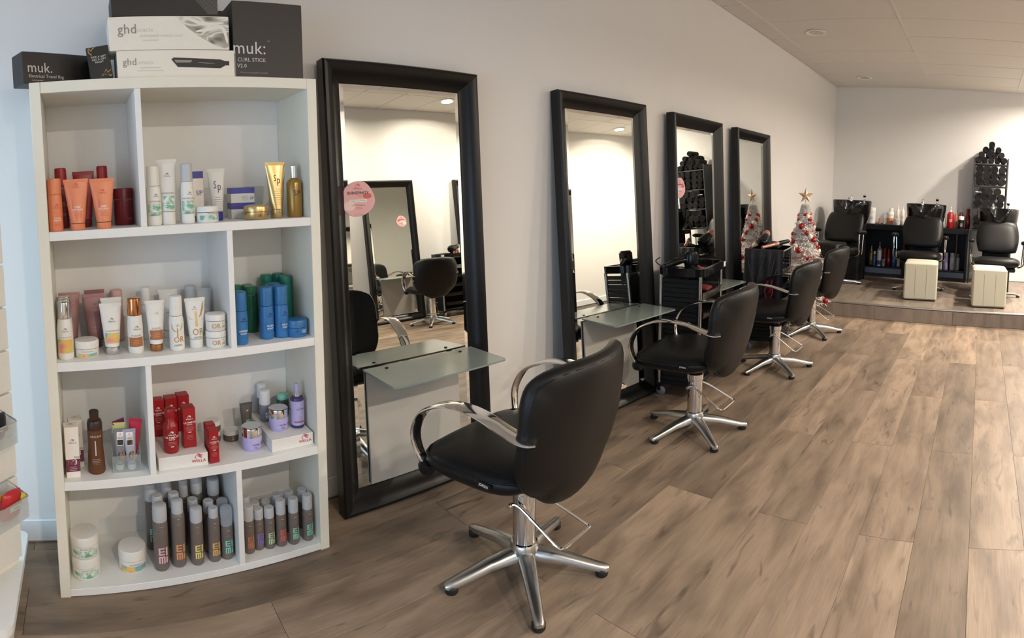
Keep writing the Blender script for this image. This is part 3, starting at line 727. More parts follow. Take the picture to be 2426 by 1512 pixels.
# --- top row, left compartment
t, w, h = at('orange_bottle', 'product_bottle', 'straight orange bottle at the left end of the top shelf', 'bottle'); bottle(t, w, h, 'orange', 'orange', .30, 'straight', .97)
p = Print(cyl(w/2)); p.wella('ink_red', .011, .006, h*.47); p.text('ink_white', 'NUTRI', .007, .007, h*.23, True); p.text('ink_white', 'ENRICH', .007, .007, h*.19, True); p.lines('ink_red', .004, h*.14, .022, 2, .004); p.build(t)
for k, s, dz in (('orange_tube1', 'orange squeeze tube next to the orange bottle on the top shelf', .93), ('orange_tube2', 'orange squeeze tube nearest the divider in the left compartment of the top shelf', .80)):
    t, w, h = at(k, 'product_tube', s, 'tube', group='orange tubes on the top shelf'); w = min(w, .086); sf = tubeb(t, w, h, 'orange', 'orange', .024, .58)
    p = Print(sf); p.wella('ink_red', .011, 0, h*(dz-.06)); p.text('ink_white', 'DEEP', .009, .002, h*.43, True); p.text('ink_white', 'NOURISH', .008, .002, h*.385, True); p.lines('ink_red', .004, h*.33, .03, 3, .006, .0009); p.text('ink_red', 'INVIGO', .008, -.012, h*.5, ang=PI/2); p.build(t)
for k, s in (('red_bottle1', 'dark red bottle behind the orange bottle on the top shelf'), ('red_bottle2', 'dark red bottle behind the right orange tube on the top shelf')):
    t, w, h = at(k, 'product_bottle', s, 'bottle', group='dark red bottles on the top shelf'); bottle(t, w, h, 'dkred', 'brred', .30, 'straight', .92)
    p = Print(cyl(w/2)); p.wella('ink_grey', .008, .006, h*.4); p.lines('ink_grey', .004, h*.25, .02, 3, .004); p.build(t)
t, w, h = at('red_tube', 'product_tube', 'dark red tube standing between two dark red bottles on the top shelf', 'tube'); sf = tubeb(t, w, h, 'red', 'dkred')
t, w, h = at('red_jar', 'product_jar', 'large dark red jar beside the divider on the top shelf', 'jar', dx=-.012); sf = jar(t, w*.93, h, 'dkred', 'dkred', .30); p = Print(sf); p.text('ink_grey', 'WELLA', .010, .010, h*.66); p.text('ink_grey', 'INVIGO', .007, .02, h*.16); p.build(t)
# --- top row, right compartment
def leafy(p, w, h, z0, z1, wd=.9):
    p.rect('leafprint', -w*wd/2, w*wd/2, z0, z1, 10); p.text('ink_grey', 'NUTRICURLS', .0075, .002, z1+.006, lift=.0006); p.lines('ink_grey', 0, z0+.012, w*.6, 2, .005)
t, w, h = at('nutri_bottle', 'product_bottle', 'white shampoo bottle with green leaf print beside the divider, top shelf', 'bottle'); bottle(t, w, h, 'white', 'white', .34); p = Print(cyl(w/2)); leafy(p, w, h, h*.16, h*.36); p.wella('ink_grey', .008, .004, h*.5); p.build(t)
t, w, h = at('nutri_tube', 'product_tube', 'tall white tube with green leaf print, tallest on the top shelf', 'tube', dep=.06); sf = tubeb(t, min(w, .074), h, 'pearl', 'white', .046, .70); p = Print(sf); p.rect('leafprint', -.022, .022, h*.23, h*.44, 10); p.text('ink_grey', 'NUTRICURLS', .008, 0, h*.47); p.wella('ink_grey', .010, 0, h*.76); p.lines('dgreen', -.004, h*.33, .026, 3, .007); p.build(t)
t, w, h = at('nutri_spray', 'product_bottle', 'white spray bottle with frosted grey cap and leaf print, top shelf', 'bottle'); bottle(t, w, h, 'white', 'frostcap', .30); p = Print(cyl(w/2)); leafy(p, w, h, h*.16, h*.38); p.wella('ink_grey', .008, .004, h*.5); p.build(t)
t, w, h = at('sp_carton', 'product_carton', 'slim white and blue carton behind the white spray bottle', 'carton'); sf = carton(t, w, w, h, 'cream', ((h-.026, h+.0004, 'navy'), (-.0002, .02, 'navy'))); p = Print(sf); p.text('navy', 'SP', .026, .004, h*.52); p.lines('ink_grey', 0, h*.3, .024, 5, .006); p.build(t)
t, w, h = at('sp_tube', 'product_tube', 'white tube with large blue letters SP and a blue cap, top shelf', 'tube'); sf = tubeb(t, w, h, 'pearl', 'navy', .034, .58); p = Print(sf); p.text('lavdk', 'S', .040, -.008, h*.62, sx=.6); p.text('lavdk', 'p', .044, .008, h*.585, sx=.7); p.lines('ink_grey', 0, h*.45, .034, 7, .008); p.build(t)
t, w, h = at('nutri_jar', 'product_jar', 'low white jar with green leaf print in front of the SP tube, top shelf', 'jar'); sf = jar(t, w, h, 'white', 'white', .36); p = Print(sf); p.rect('leafprint', -w*.4, w*.4, .010, .026, 12); p.text('ink_grey', 'NUTRICURLS', .0075, .016, .029); p.build(t)
for i, (k, s) in enumerate((('sp_box_low', 'blue and white box under another one, behind the gold jar'), ('sp_box_top', 'blue and white box stacked on top, behind the gold jar'))):
    t, w, h = at(k, 'product_carton', s, 'carton', dep=.205, zo=i*.0592, rz=-.12, group='blue and white boxes on the top shelf'); sf = carton(t, .092, .092, .0585, 'pearl', ((.036, .0588, 'navy'),)); p = Print(sf); p.text('navy', 'SP', .016, .034, .012); p.lines('ink_grey', .008, .027, .03, 4, .005); p.build(t)
t, w, h = at('gold_jar', 'product_jar', 'round gold jar in front of the blue and white boxes', 'jar', dep=.06); jar(t, w, h, 'gold', 'gold', .42, .004); p = Print(cyl(w*.488)); p.text('brown', 'SP', .014, .0, .010); p.build(t)
t, w, h = at('gold_tube', 'product_tube', 'shiny gold tube with the letters SP on the top shelf', 'tube', dx=-.012); sf = tubeb(t, w*.92, h, 'gold', 'gold', .034, .58); p = Print(sf); p.text('brown', 'S', .034, -.007, h*.66, sx=.6); p.text('brown', 'p', .040, .007, h*.62, sx=.7); p.lines('brown', .004, h*.52, .034, 8, .008, .0008); p.build(t)
t, w, h = at('gold_oil', 'product_bottle', 'clear bottle of golden oil with chrome cap at the right end of the top shelf', 'bottle', dx=-.021); r = w/2
MB().lathe([(0, 0), (r*.93, 0), (r, .006), (r, h*.66), (r*.9, h*.70), (r*.5, h*.745), (r*.42, h*.76), (0, h*.76)], 24).build('body', MATS['oilgold'], t); MB().lathe([(0, h*.76), (r*.46, h*.76), (r*.46, h-.002), (r*.4, h), (0, h)], 18).build('cap', MATS['chromecap'], t)
p = Print(cyl(r)); p.text('dkbrown', 'SP', .028, 0, h*.42); p.build(t)
# --- second row, left
for i, (k, s) in enumerate((('chrome1', 'white bottle with chrome cap and rainbow band, front of its row, second shelf'), ('chrome2', 'white bottle with chrome cap, middle of its row, second shelf'), ('chrome3', 'white bottle with chrome cap, last of its row at the back, second shelf'))):
    t, w, h = at(k, 'product_bottle', s, 'bottle', dx=.003 if i == 0 else .006, group='chrome capped bottles'); w = min(w, .0575); bottle(t, w, h, 'white', 'chromecap', .29, 'waist', .80)
    p = Print(cyl(w/2)); p.rect('rainbow', -w*.48, w*.48, h*.12, h*.36, 12); p.text('ink_grey', 'COLORMOTION', .0058, 0, h*.385); p.wella('ink_grey', .010, .002, h*.52); p.build(t)
t, w, h = at('motion_jar', 'product_jar', 'low white round jar at the front left of the second shelf', 'jar'); sf = jar(t, w, .060, 'white', 'white', .45); p = Print(sf); p.rect('rainbow', -.034, .034, .004, .016, 12); p.text('ink_grey', 'COLORMOTION', .0055, 0, .022); p.build(t)
for k, s, m in (('pink_tube1', 'dusty pink tube behind the chrome capped bottles', 'pink'), ('pink_tube2', 'mauve tube in front of another at the back of the second shelf', 'mauvefade'), ('pink_tube3', 'mauve tube hidden behind the other mauve tube', 'mauve')):
    t, w, h = at(k, 'product_tube', s, 'tube', dx=.006 if k == 'pink_tube1' else 0); sf = tubeb(t, w*.94, h, m, m, .03, .62); p = Print(sf); p.wella('mauve' if m != 'mauve' else 'pink', .014, 0, h*.78); p.lines('blush', .002, h*.38, .03, 3, .007, .001); p.build(t)
t, w, h = at('pink_bottle', 'product_bottle', 'pale pink bottle behind the white rainbow tubes', 'bottle'); bottle(t, w, h, 'blush', 'blush', .3, 'straight', .95)
for k, s in (('motion_tube1', 'white tube with rainbow band and chrome cap, in front, second shelf'), ('motion_tube2', 'white tube behind the rainbow banded tube, second shelf')):
    t, w, h = at(k, 'product_tube', s, 'tube', group='white tubes with rainbow band'); sf = tubeb(t, w*.94, h, 'white', 'chromecap', .026, .64); p = Print(sf); p.rect('rainbow', -.0235, .0235, h*.22, h*.42, 12); p.text('ink_grey', 'ColorMotion+', .008, .004, h*.45); p.wella('ink_grey', .011, .002, h*.67); p.build(t)
t, w, h = at('fusion_bottle', 'product_bottle', 'white bottle with copper cap and brown band, second shelf', 'bottle'); bottle(t, w, h, 'white', 'copper', .31, 'waist', .88)
def fus(p, w, z0, z1): p.rect('copperband', -w, w, z0, z1, 12); p.text('ink_grey', 'FUSION', .0095, .001, z1+.003, lift=.0006); p.lines('blush', .002, z1-.01, w*1.1, 3, .006, .001)
p = Print(cyl(w/2)); fus(p, w*.485, h*.13, h*.30); p.wella('ink_grey', .011, .004, h*.47); p.build(t)
t, w, h = at('fusion_tube', 'product_tube', 'white tube with brown band and copper cap, second shelf', 'tube'); sf = tubeb(t, w*.94, h, 'white', 'copper', .026, .66); p = Print(sf); fus(p, .0235, h*.23, h*.42); p.wella('silver_ink', .013, .004, h*.72, False); p.build(t)
t, w, h = at('oil_bottle', 'product_bottle', 'tall white bottle with gold OR lettering, second shelf', 'bottle'); bottle(t, w, h, 'white', 'white', .36)
p = Print(cyl(w/2)); p.text('gold_ink', 'OR', .030, .003, h*.16, sx=.85); p.rect('gold_ink', -.003, .001, h*.26, h*.42, 2); p.strip('gold_ink', [(-.02, h*.50), (-.019, h*.42), (-.012, h*.37), (-.004, h*.36)], .003); p.strip('gold_ink', [(.018, h*.50), (.015, h*.42), (.006, h*.37)], .003); p.lines('ink', 0, h*.12, .036, 2, .004); p.wella('ink_grey', .006, 0, h*.47); p.build(t)
t, w, h = at('oil_tube', 'product_tube', 'white tube with gold stripes and OR lettering, second shelf', 'tube'); sf = tubeb(t, w*.94, h, 'white', 'white', .034, .64); p = Print(sf); p.text('gold_ink', 'OR', .034, .004, h*.27, sx=.85); p.rect('gold', -.004, .004, h*.44, h*.74, 2); p.strip('gold', [(.028, h*.93), (.026, h*.80), (.018, h*.66), (.010, h*.62)], .006); p.strip('gold_ink', [(-.03, h*.66), (-.022, h*.60), (-.012, h*.57)], .002); p.wella('ink_grey', .008, -.004, h*.80); p.lines('ink', .002, h*.235, .036, 2, .004); p.build(t)
for i, (k, s) in enumerate((('oil_jar_low', 'lower of two stacked white jars with OR lettering, beside the divider'), ('oil_jar_top', 'upper of two stacked white jars with OR lettering, beside the divider'))):
    t, w, h = at(k, 'product_jar', s, 'jar', dx=-.008, zo=i*.0605, group='stacked white OR jars'); sf = jar(t, w*.96, .060, 'white', 'white', .38); p = Print(sf); p.text('gold_ink', 'OR', .024, -.006, .012, sx=.9); p.lines('ink', .022, .018, .016, 2, .004); p.text('ink_red', 'a', .010, .020, .026); p.build(t)
for k, s, m, c in (('white_bottle_b', 'plain white bottle at the back of the second shelf, behind the copper capped tube', 'white', 'white'), ('grey_bottle_b', 'pale grey bottle at the back of the second shelf, beside a grey tube', 'grey', 'grey')):
    t, w, h = at(k, 'product_bottle', s, 'bottle'); bottle(t, w, h, m, c, .33)
for k, s, m in (('white_tube_b', 'plain white tube at the back of the second shelf', 'white'), ('grey_tube_b', 'pale grey tube at the back of the second shelf, behind the stacked jars', 'grey')):
    t, w, h = at(k, 'product_tube', s, 'tube', dx=-.012 if k[0] == 'g' else 0); sf = tubeb(t, w*.95, h, m, m, .03, .62); p = Print(sf); p.wella('ink_white' if m == 'grey' else 'ink_grey', .009, 0, h*.55); p.build(t)
# --- second row, right
for k, s, t1, t2 in (('blue1', 'blue shampoo bottle by the divider, leftmost of the blue ones', 'REFRESH', 'WASH'), ('blue2', 'blue shampoo bottle with two words of white print, second from the divider', 'CLEAN', 'SCALP'), ('blue3', 'blue shampoo bottle beside the blue jar', 'AQUA', 'PURE'), ('blue4', 'blue shampoo bottle standing behind two other blue ones', 'AQUA', 'PURE')):
    t, w, h = at(k, 'product_bottle', s, 'bottle', group='blue bottles on the second shelf'); bottle(t, w, h, 'blue', 'bluelid', .36, 'waist', .93)
    p = Print(cyl(w/2)); p.wella('lavdk', .011, .006, h*.47); p.text('ink_white', t1, .0085, .004, h*.25, True); p.text('ink_white', t2, .0085, .004, h*.20, True); p.text('lavdk', 'INVIGO', .006, -.010, h*.26, ang=PI/2); p.lines('lavdk', .002, h*.15, .03, 1, .004, .0009); p.build(t)
t, w, h = at('blue_jar', 'product_jar', 'low round blue jar in the right corner of the second shelf', 'jar', dx=-.0125); sf = jar(t, w*.95, h, 'blue', 'bluelid', .42); p = Print(sf); p.text('ink_white', 'AQUA', .0075, .016, .024, True); p.text('ink_white', 'PURE', .0075, .016, .017, True); p.wella('lavdk', .008, -.012, .024); p.lines('lavdk', .008, .012, .04, 1, .003); p.build(t)
for k, s, m, dx in (('green1', 'see-through green bottle standing between the blue ones, second shelf', 'greenclear', 0), ('green2', 'see-through green bottle at the very back, second shelf', 'greenclear', 0), ('green3', 'see-through green bottle half hidden behind the leftmost blue one', 'greenclear', -.004), ('teal1', 'tall teal bottle at the back, left of three', 'tealclear', 0), ('teal2', 'tall teal bottle at the back, middle of three', 'tealclear', 0), ('teal3', 'tall teal bottle in front of the other teal ones, by the right side panel', 'tealclear', -.004)):
    t, w, h = at(k, 'product_bottle', s, 'bottle', dx=dx); w = min(w, .053); bottle(t, w, h, m, m, .16, 'straight', .96); p = Print(cyl(w/2)); p.wella('dgreen', .010, 0, h*.5); p.build(t)
# --- third row, left
for i, (k, s) in enumerate((('n3_front', 'white carton with a plum band and the number 3, in front, third shelf'), ('n3_back', 'white carton with a plum band behind the same kind of carton, third shelf'))):
    t, w, h = at(k, 'product_carton', s, 'carton', dx=.010 if i == 0 else .018, rz=.10, group='white cartons with plum band'); sf = carton(t, .050, .050, h, 'cream', ((h*.12, h*.37, 'plum'),)); p = Print(sf)
    p.text('mauve', 'N', .024, -.010, h*.27); p.text('ink_white', '3', .026, .010, h*.265, True); p.text('ink_white', 'o', .010, .001, h*.33); p.lines('ink_white', 0, h*.22, .03, 4, .006, .0009); p.wella('ink_grey', .012, .002, h*.72); p.text('ink', 'PLEX', .009, .014, h*.39); p.build(t)
    M = Tm(0, 0, h+.0005, PI/2*-1); p2 = Print(lambda x, z: -.0006); p2.wella('ink_grey', .010, 0, .004); p2.build(t, 'lettering', M)
t, w, h = at('brown', 'product_bottle', 'tall brown bottle with dark brown cap on the third shelf', 'bottle'); r = w/2
MB().lathe([(0, 0), (r*.93, 0), (r, .006), (r*.94, h*.22), (r*.84, h*.45), (r*.88, h*.66), (r*.86, h*.70), (r*.5, h*.725), (0, h*.725)], 26).build('body', MATS['brown'], t)
MB().lathe([(0, h*.71), (r*.87, h*.71), (r*.87, h*.80), (r*.76, h*.845), (r*.60, h*.85), (r*.52, h*.86), (r*.55, h*.985), (r*.45, h), (0, h)], 26).build('cap', MATS['dkbrown'], t)
p = Print(cyl(r*.93)); p.text('silver_ink', 'ARGAN', .011, .001, h*.60, True); p.rect('silver_ink', -.003, .0015, h*.31, h*.55, 2); p.lines('silver_ink', 0, h*.25, .034, 6, .006, .0009); p.build(t)
t, w, h = at('holder', 'acrylic_holder', 'clear acrylic holder with colour tubes on the third shelf', 'holder', dx=.0); hw, hd, ch = .050, .040, .077
for nm, c, d in (('front_wall', (0, -hd, .030), (2*hw, .002, .060)), ('back_wall', (0, hd, .055), (2*hw, .002, .110)), ('side_wall', (-hw, 0, .040), (.002, 2*hd-.002, .080)), ('side_wall', (hw, 0, .040), (.002, 2*hd-.002, .080)), ('bottom', (0, 0, .001), (2*hw-.003, 2*hd-.003, .002))): MB().box(c, d, .0005).build(nm, MATS['acrylic'], t, ang=0)
HX, HD = K['holder'][0], K['holder'][1]
for dx, dd, m, s, rz, ry, dz, hh in ((-.024, -.017, 'ash', 'dark grey colour tube leaning in the acrylic holder', 0, .05, 0, .148), (.019, -.020, 'ashlt', 'pale grey colour tube in front in the acrylic holder', 0, -.03, 0, .145), (-.022, .014, 'lime', 'pale yellow green colour tube in the acrylic holder', 0, .02, .008, .150), (.002, .027, 'purple', 'purple colour tube at the back left of the acrylic holder', .3, -.16, .018, .150), (.026, .014, 'wred', 'red colour tube at the back right of the acrylic holder', -.2, .12, .02, .150)):
    t = item('colour_tube', s, 'tube', HX+dx, HD+dd, 2, .003+dz, rot=(0, ry, SROT+rz)); sf = tubeb(t, .048, hh, m, 'white', .022, .62)
    if dd < -.01:
        p = Print(sf); p.rect('ink_white', -.012, .012, hh*.60, hh*.93, 4, .0002); p.rect('hairprint' if dx > 0 else 'ink', -.0105, .0105, hh*.615, hh*.74, 4, .0004); p.wella('wred', .006, 0, hh*.87, True); p.text('ink', 'COLOR', .006, 0, hh*.79, True, .0006); p.text('ink', 'FRESH', .006, 0, hh*.755, True, .0006)
        p.poly('hairprint', [(.004+.016*math.cos(a)*.8, hh*.36+.016*math.sin(a)) for a in [2*PI*q/14 for q in range(14)]], .0003); p.lines('ink_white', 0, hh*.22, .02, 2, .004, .0008); p.build(t)
# --- third row, right
for k, x, d, dw, s in (('plinth_l', .462, .158, .180, 'low white display plinth with red emblem at the left, third shelf'), ('plinth_r', .882, .166, .168, 'low white display plinth with red emblem at the right, third shelf')):
    t = item('display_plinth', s, 'plinth', x, d, 2, group='white display plinths'); dd = .27 if k == 'plinth_l' else .28; ph = .047
    MB().box((0, 0, ph/2), (dw, dd, ph), .0015).build('plinth_box', MATS['white'], t, ang=0)
    p = Print(lambda x_, z: -dd/2-.0008); p.wella('wred', .022, dw*.5-.034, .030); p.build(t, 'emblem')
def red_text(p, w, h, lift=0): p.wella('ink_white', w*.24, 0, h*.76); p.text('ink_white', 'ULTIMATE', w*.20, 0, h*.62, True); p.text('ink_white', 'REPAIR', w*.14, 0, h*.575); p.lines('blush', 0, h*.53, w*.72, 4, h*.030, .0009); p.rect('ink_white', -w*.13, w*.13, h*.385, h*.405, 2); p.lines('blush', 0, h*.32, w*.6, 4, h*.034, .0008)
for k, s, dz, hh in (('red_box_a', 'red carton behind the round red bottle, beside the divider', .0475, .142), ('red_box_b', 'red carton in the middle of the back row on the left plinth', .0475, .140), ('red_box_c', 'red carton at the right of the back row on the left plinth', .0475, .143), ('red_box_d', 'red carton in front on the left plinth, beside the red bottle', .0475, .148)):
    t, w, h = at(k, 'product_carton', s, 'carton', rz=.04, zo=dz, group='red cartons', dep=None if k != 'red_box_a' else .225); sf = carton(t, .047, .047, hh, 'brred'); p = Print(sf); red_text(p, .047, hh); p.build(t)
t, w, h = at('red_bottle_f', 'product_bottle', 'red round shouldered bottle in front on the left plinth', 'bottle', dx=.002, zo=.0475, dep=.072); bottle(t, w, h, 'redclear', 'redclear', .20, 'neck'); p = Print(cyl(w/2)); q = MB(); p.wella('ink_white', .012, 0, h*.46); p.text('ink_white', 'ULTIMATE', .0105, 0, h*.35, True); p.text('ink_white', 'REPAIR', .007, 0, h*.31); p.lines('blush', 0, h*.27, .036, 3, .005, .0009); p.rect('ink_white', -.006, .006, h*.155, h*.175, 2); p.build(t)
for k, s in (('red_small_e', 'small slim red carton in front, between the plinths'), ('red_small_f', 'small slim red carton behind another one, between the plinths')):
    t, w, h = at(k, 'product_carton', s, 'carton', dx=.008, rz=.06, group='small red cartons'); sf = carton(t, .036, .036, h, 'brred'); p = Print(sf); red_text(p, .036, h); p.build(t)
for i, (k, s) in enumerate((('eimi_jar_low', 'lower of two stacked grey jars with white lids, third shelf'), ('eimi_jar_top', 'upper of two stacked grey jars with white lids, third shelf'), ('eimi_jar2', 'single grey brown jar with white lid, third shelf'))):
    t, w, h = at(k, 'product_jar', s, 'jar', dx=.012 if i < 2 else .006, zo=.0425 if i == 1 else 0, dep=.21 if i < 2 else .20, group='grey jars with white lids'); sf = jar(t, .064, .042, 'charcoal', 'pearl', .40); p = Print(sf); p.text('egold', 'EI', .0085, 0, .0155, True); p.text('egold', 'MI', .0085, 0, .0075, True); p.build(t)
t, w, h = at('eimi_tube', 'product_tube', 'dark grey brown tube at the back of the third shelf', 'tube', dep=.225); sf = tubeb(t, w*.95, h, 'charcoal', 'charcoal', .024, .66); p = Print(sf); p.eimi('mint', .018, .004, h*.24); p.wella('ink_white', .008, .002, h*.74, False); p.build(t)
for k, s, dd in (('eimi_grey', 'grey bottle with tall white cap at the back, behind the right plinth', .245-.03), ('eimi_grey2', 'second grey bottle with white cap, directly behind the first', .284)):
    t, w, h = at(k, 'product_bottle', s, 'bottle', zo=0 if 0 else .0475, dep=dd, dx=.0); hh = h-.05; bottle(t, .046, hh, 'ash', 'eimiw', .46, 'can', .98); p = Print(cyl(.023)); p.eimi('ink_white', .014, .002, hh*.12); p.build(t)
t, w, h = at('eimi_green', 'product_bottle', 'green capped dark bottle in the back right corner of the third shelf', 'bottle', zo=.0475, dep=.235, dx=-.004); hh = h-.045; bottle(t, .05, hh, 'greenclear', 'mint', .22, 'straight', .98); p = Print(cyl(.025)); p.rect('charcoal', -.018, .018, hh*.15, hh*.74, 8); p.eimi('mint', .013, 0, hh*.25); p.build(t)
for k, s, zo in (('lav1', 'lavender jar with silver lid standing on the shelf board, third shelf', 0.), ('lav2', 'lavender jar with silver lid standing on the right plinth', .0475)):
    t, w, h = at(k, 'product_jar', s, 'jar', zo=zo, group='lavender jars with silver lids'); r = w*.475
    MB().lathe([(0, 0), (r*.90, 0), (r*.97, .006), (r, h*.2), (r, h*.56), (r*.97, h*.60), (0, h*.60)], 30).build('body', MATS['lav'], t); MB().lathe([(0, h*.60), (r*1.01, h*.60), (r*1.01, h-.004), (r*.98, h-.001), (0, h)], 30).build('lid', MATS['chromecap'], t); MB().lathe([(r*.93, h+.0006), (0, h+.0006)], 30).build('lid_top', MATS['grey'], t)
    p = Print(cyl(r)); p.text('lavdk', 'SYSTEM', .0075, .004, h*.27, True); p.lines('lavdk', .004, h*.2, .018, 2, .005, .0012); p.rect('mauve', .026, .0345, h*.22, h*.36, 3); p.build(t)
t, w, h = at('lav_spray', 'product_bottle', 'lavender spray bottle with slim nozzle on the right plinth', 'bottle', dx=-.012, zo=.0475, dep=.105); r = w/2
MB().lathe([(0, 0), (r*.93, 0), (r, .005), (r, h*.64), (r*.9, h*.69), (r*.55, h*.715), (0, h*.715)], 24).build('body', MATS['lavdk'], t); MB().lathe([(r*1.005, h*.07), (r*1.012, h*.071), (r*1.012, h*.625), (r*1.005, h*.626)], 24).build('wrap_label', MATS['lav'], t)
MB().lathe([(0, h*.715), (r*.52, h*.715), (r*.50, h*.80), (0, h*.80)], 18).build('collar', MATS['chromecap'], t); MB().lathe([(0, h*.80), (r*.36, h*.80), (r*.34, h*.97), (r*.28, h), (0, h)], 16).build('nozzle', MATS['lav'], t)
p = Print(cyl(r*1.02)); p.text('mauve', 'SYSTEM', .008, .002, h*.43, True); p.lines('mauve', .002, h*.27, .026, 4, .006, .0009); p.rect('mauve', -.02, .02, h*.13, h*.17, 8); p.build(t)
# --- bottom row, left
for k, s, zo, dd in (('tub_low', 'lower of two stacked white tubs with green leaf print, bottom shelf', 0, .09), ('tub_top', 'upper of two stacked white tubs with green leaf print, bottom shelf', .0785, .092)):
    t, w, h = at(k, 'product_jar', s, 'jar', zo=zo, dep=dd, group='stacked white tubs'); sf = jar(t, .105, .078, 'white', 'white', .42, .001); p = Print(sf); p.rect('leafprint', -.045, .045, .008, .030, 14); p.text('ink_grey', 'NUTRICURLS', .008, .008, .034); p.build(t)
t, w, h = at('tub_single', 'product_jar', 'single white tub with a rainbow band, bottom shelf', 'jar'); sf = jar(t, .104, .080, 'white', 'white', .45, .002); p = Print(sf); p.rect('rainbow', -.045, .045, .006, .026, 14); p.text('ink', 'ColorMotion+', .0075, .008, .030); p.build(t)
def can(k, s, col, bm='taupe', cf=.24, capr=.96, cap='frostcap', dx=0., grp=None, hs=1., wmax=.06):
    t, w, h = at(k, 'styling_can', s, 'can', dx=dx, group=grp); w = min(w, wmax); h *= hs; bottle(t, w, h, bm, cap, cf, 'can', capr)
    p = Print(cyl(w/2))
    if col: p.eimi(col, w*.60, w*.06, h*.13)
    for q in (-1, 0, 1): p.rect('ink_white', q*.004-.001, q*.004+.001, h*(1-cf)-.016, h*(1-cf)-.0145, 1)
    p.wella('ink_grey', w*.15, 0, h*(1-cf)-.034); p.build(t); return t
G1 = 'styling cans in the front row, bottom shelf'
can('can_f0', 'grey brown styling can with pink EIMI lettering and white cap, front row', 'epink', grp=G1); can('can_f1', 'grey brown styling can with orange EIMI lettering, front row', 'eor', capr=.84, cf=.19, grp=G1); can('can_f2', 'grey brown styling can with yellow EIMI lettering, front row', 'eyel', grp=G1)
can('can_f3', 'grey brown styling can with gold EIMI lettering, front row', 'egold', capr=.80, cf=.18, grp=G1); can('can_f4', 'grey brown foam dispenser with clear cap and teal lettering, front row', 'eteal', cap='clearcap', cf=.34, dx=-.006, grp=G1, wmax=.047)
for i, s in enumerate(('behind the can with pink lettering', 'behind the can with orange lettering', 'behind the can with yellow lettering', 'behind the can with gold lettering')): can('can_m%d' % i, 'styling can in the second row, directly '+s, None, cf=.22, capr=.90, grp='styling cans in the second row')
can('can_m4', 'foam dispenser with clear cap in the second row, by the divider', None, cap='clearcap', cf=.34, grp='styling cans in the second row', dx=-.002)
for i, s in enumerate(('tall styling can in the third row with a teal EIMI mark, leftmost', 'tall styling can in the third row, second from the left', 'tall narrow capped styling can in the middle of the third row', 'tall dark styling can in the third row, second from the divider', 'tall dark styling can in the third row, nearest the divider')): can('can_b%d' % i, s, 'eteal' if i == 0 else None, bm='taupe' if i < 3 else 'charcoal', cf=.26, capr=(.98, .8, .7, .9, .95)[i], grp='styling cans in the third row')
for i, s in enumerate(('dark styling can at the very back of the bottom shelf, in the middle', 'dark styling can at the very back of the bottom shelf, by the divider')): can('can_z%d' % i, s, None, bm='charcoal', grp='styling cans at the back')
# --- bottom row, right
for i, (c, n) in enumerate((('ecop', 'copper'), ('evio', 'violet'), ('egrn', 'pale green'), ('ered', 'coral'), ('mint', 'mint'), ('eteal', 'teal'))):
    can('mini_f%d' % i, 'slim styling bottle with %s EIMI mark, front row of the right bottom compartment' % n, c, cf=.30 if i not in (1, 2) else .24, capr=.94, grp='slim styling bottles in the front row')
    can('mini_b%d' % i, 'slim styling bottle behind the one with the %s EIMI mark' % n, None, cf=.30, capr=.94, grp='slim styling bottles in the second row', dx=-.008 if i == 5 else .002)
# ------------------------------------------------------------------ boxes on top of the shelf
ZT = SH+.0006
mat('box_black', '#191716', .5, var=.1); mat('box_black2', '#211e1c', .45, var=.1); mat('box_white', '#eee7d8', .5, var=.02); mat('box_gap', '#4a4c4e', .6); mat('print_silver', '#cfccc6', .4); mat('print_grey', '#8f8a82', .5); mat('print_gold', '#b08a45', .4)
ramp_mat('satin_swirl', [(.30, '#6d675c'), (.42, '#b3ada0'), (.52, '#efe9dc'), (.62, '#a49e92'), (.72, '#e5dfd2')], .5, 7., 1., (1, 1, 1.6), dist=2.5)
def pack(name, label, x, d, z, w, dp, h, m, rz=0., rot=None, cat='box'):
    t = thing(name, label, cat, S(x, d, z), SROT+rz, 'appliance boxes on top of the shelf', rot)
    MB().box((0, 0, h/2), (w, dp, h), .0015).build('carton', MATS[m], t, ang=0)
    MB().box((0, -dp/2+.02, h-.0002), (w-.004, .0014, .0014)).build('lid_seam', MATS['box_gap'], t, ang=0)
    return t, Print(lambda x, z: -dp/2-.0007)
t, p = pack('appliance_box', 'long white appliance box with a printed black styling iron, lower of the white pair', .508, .085, ZT, .415, .13, .092, 'box_white')
p.text('print_grey', 'ghd', .034, -.165, .043, sx=.95); p.text('print_silver', 'oracle', .020, -.110, .045); p.lines('print_silver', -.095, .035, .10, 2, .010, .003)
p.poly('box_black', [(-.022, .060), (-.014, .066), (.15, .060), (.168, .055), (.182, .055), (.182, .040), (.168, .040), (.15, .030), (.0, .034)], .0003); p.poly('print_grey', [(-.012, .058), (.05, .057), (.046, .049), (-.006, .049)], .0006); p.strip('print_grey', [(.07, .05), (.10, .047), (.13, .046)], .003, .0007); p.build(t)
t, p = pack('appliance_box', 'long white appliance box with a grey satin swoosh, upper of the white pair', .486, .085, ZT+.0935, .415, .13, .112, 'box_white', -.015)
p.text('print_grey', 'ghd', .046, -.145, .055, sx=.95); p.text('print_silver', 'oracle', .022, -.085, .060); p.text('print_silver', 'professional versatile curler', .0125, -.028, .043); p.lines('print_silver', -.066, .033, .075, 1, .01, .003)
sw = [(.02, .112), (.2075, .108), (.2075, .01), (.19, .004), (.15, .018), (.10, .045), (.06, .075), (.035, .10)]
p.poly('satin_swirl', [(a, min(b, .111)) for a, b in sw], .0003)
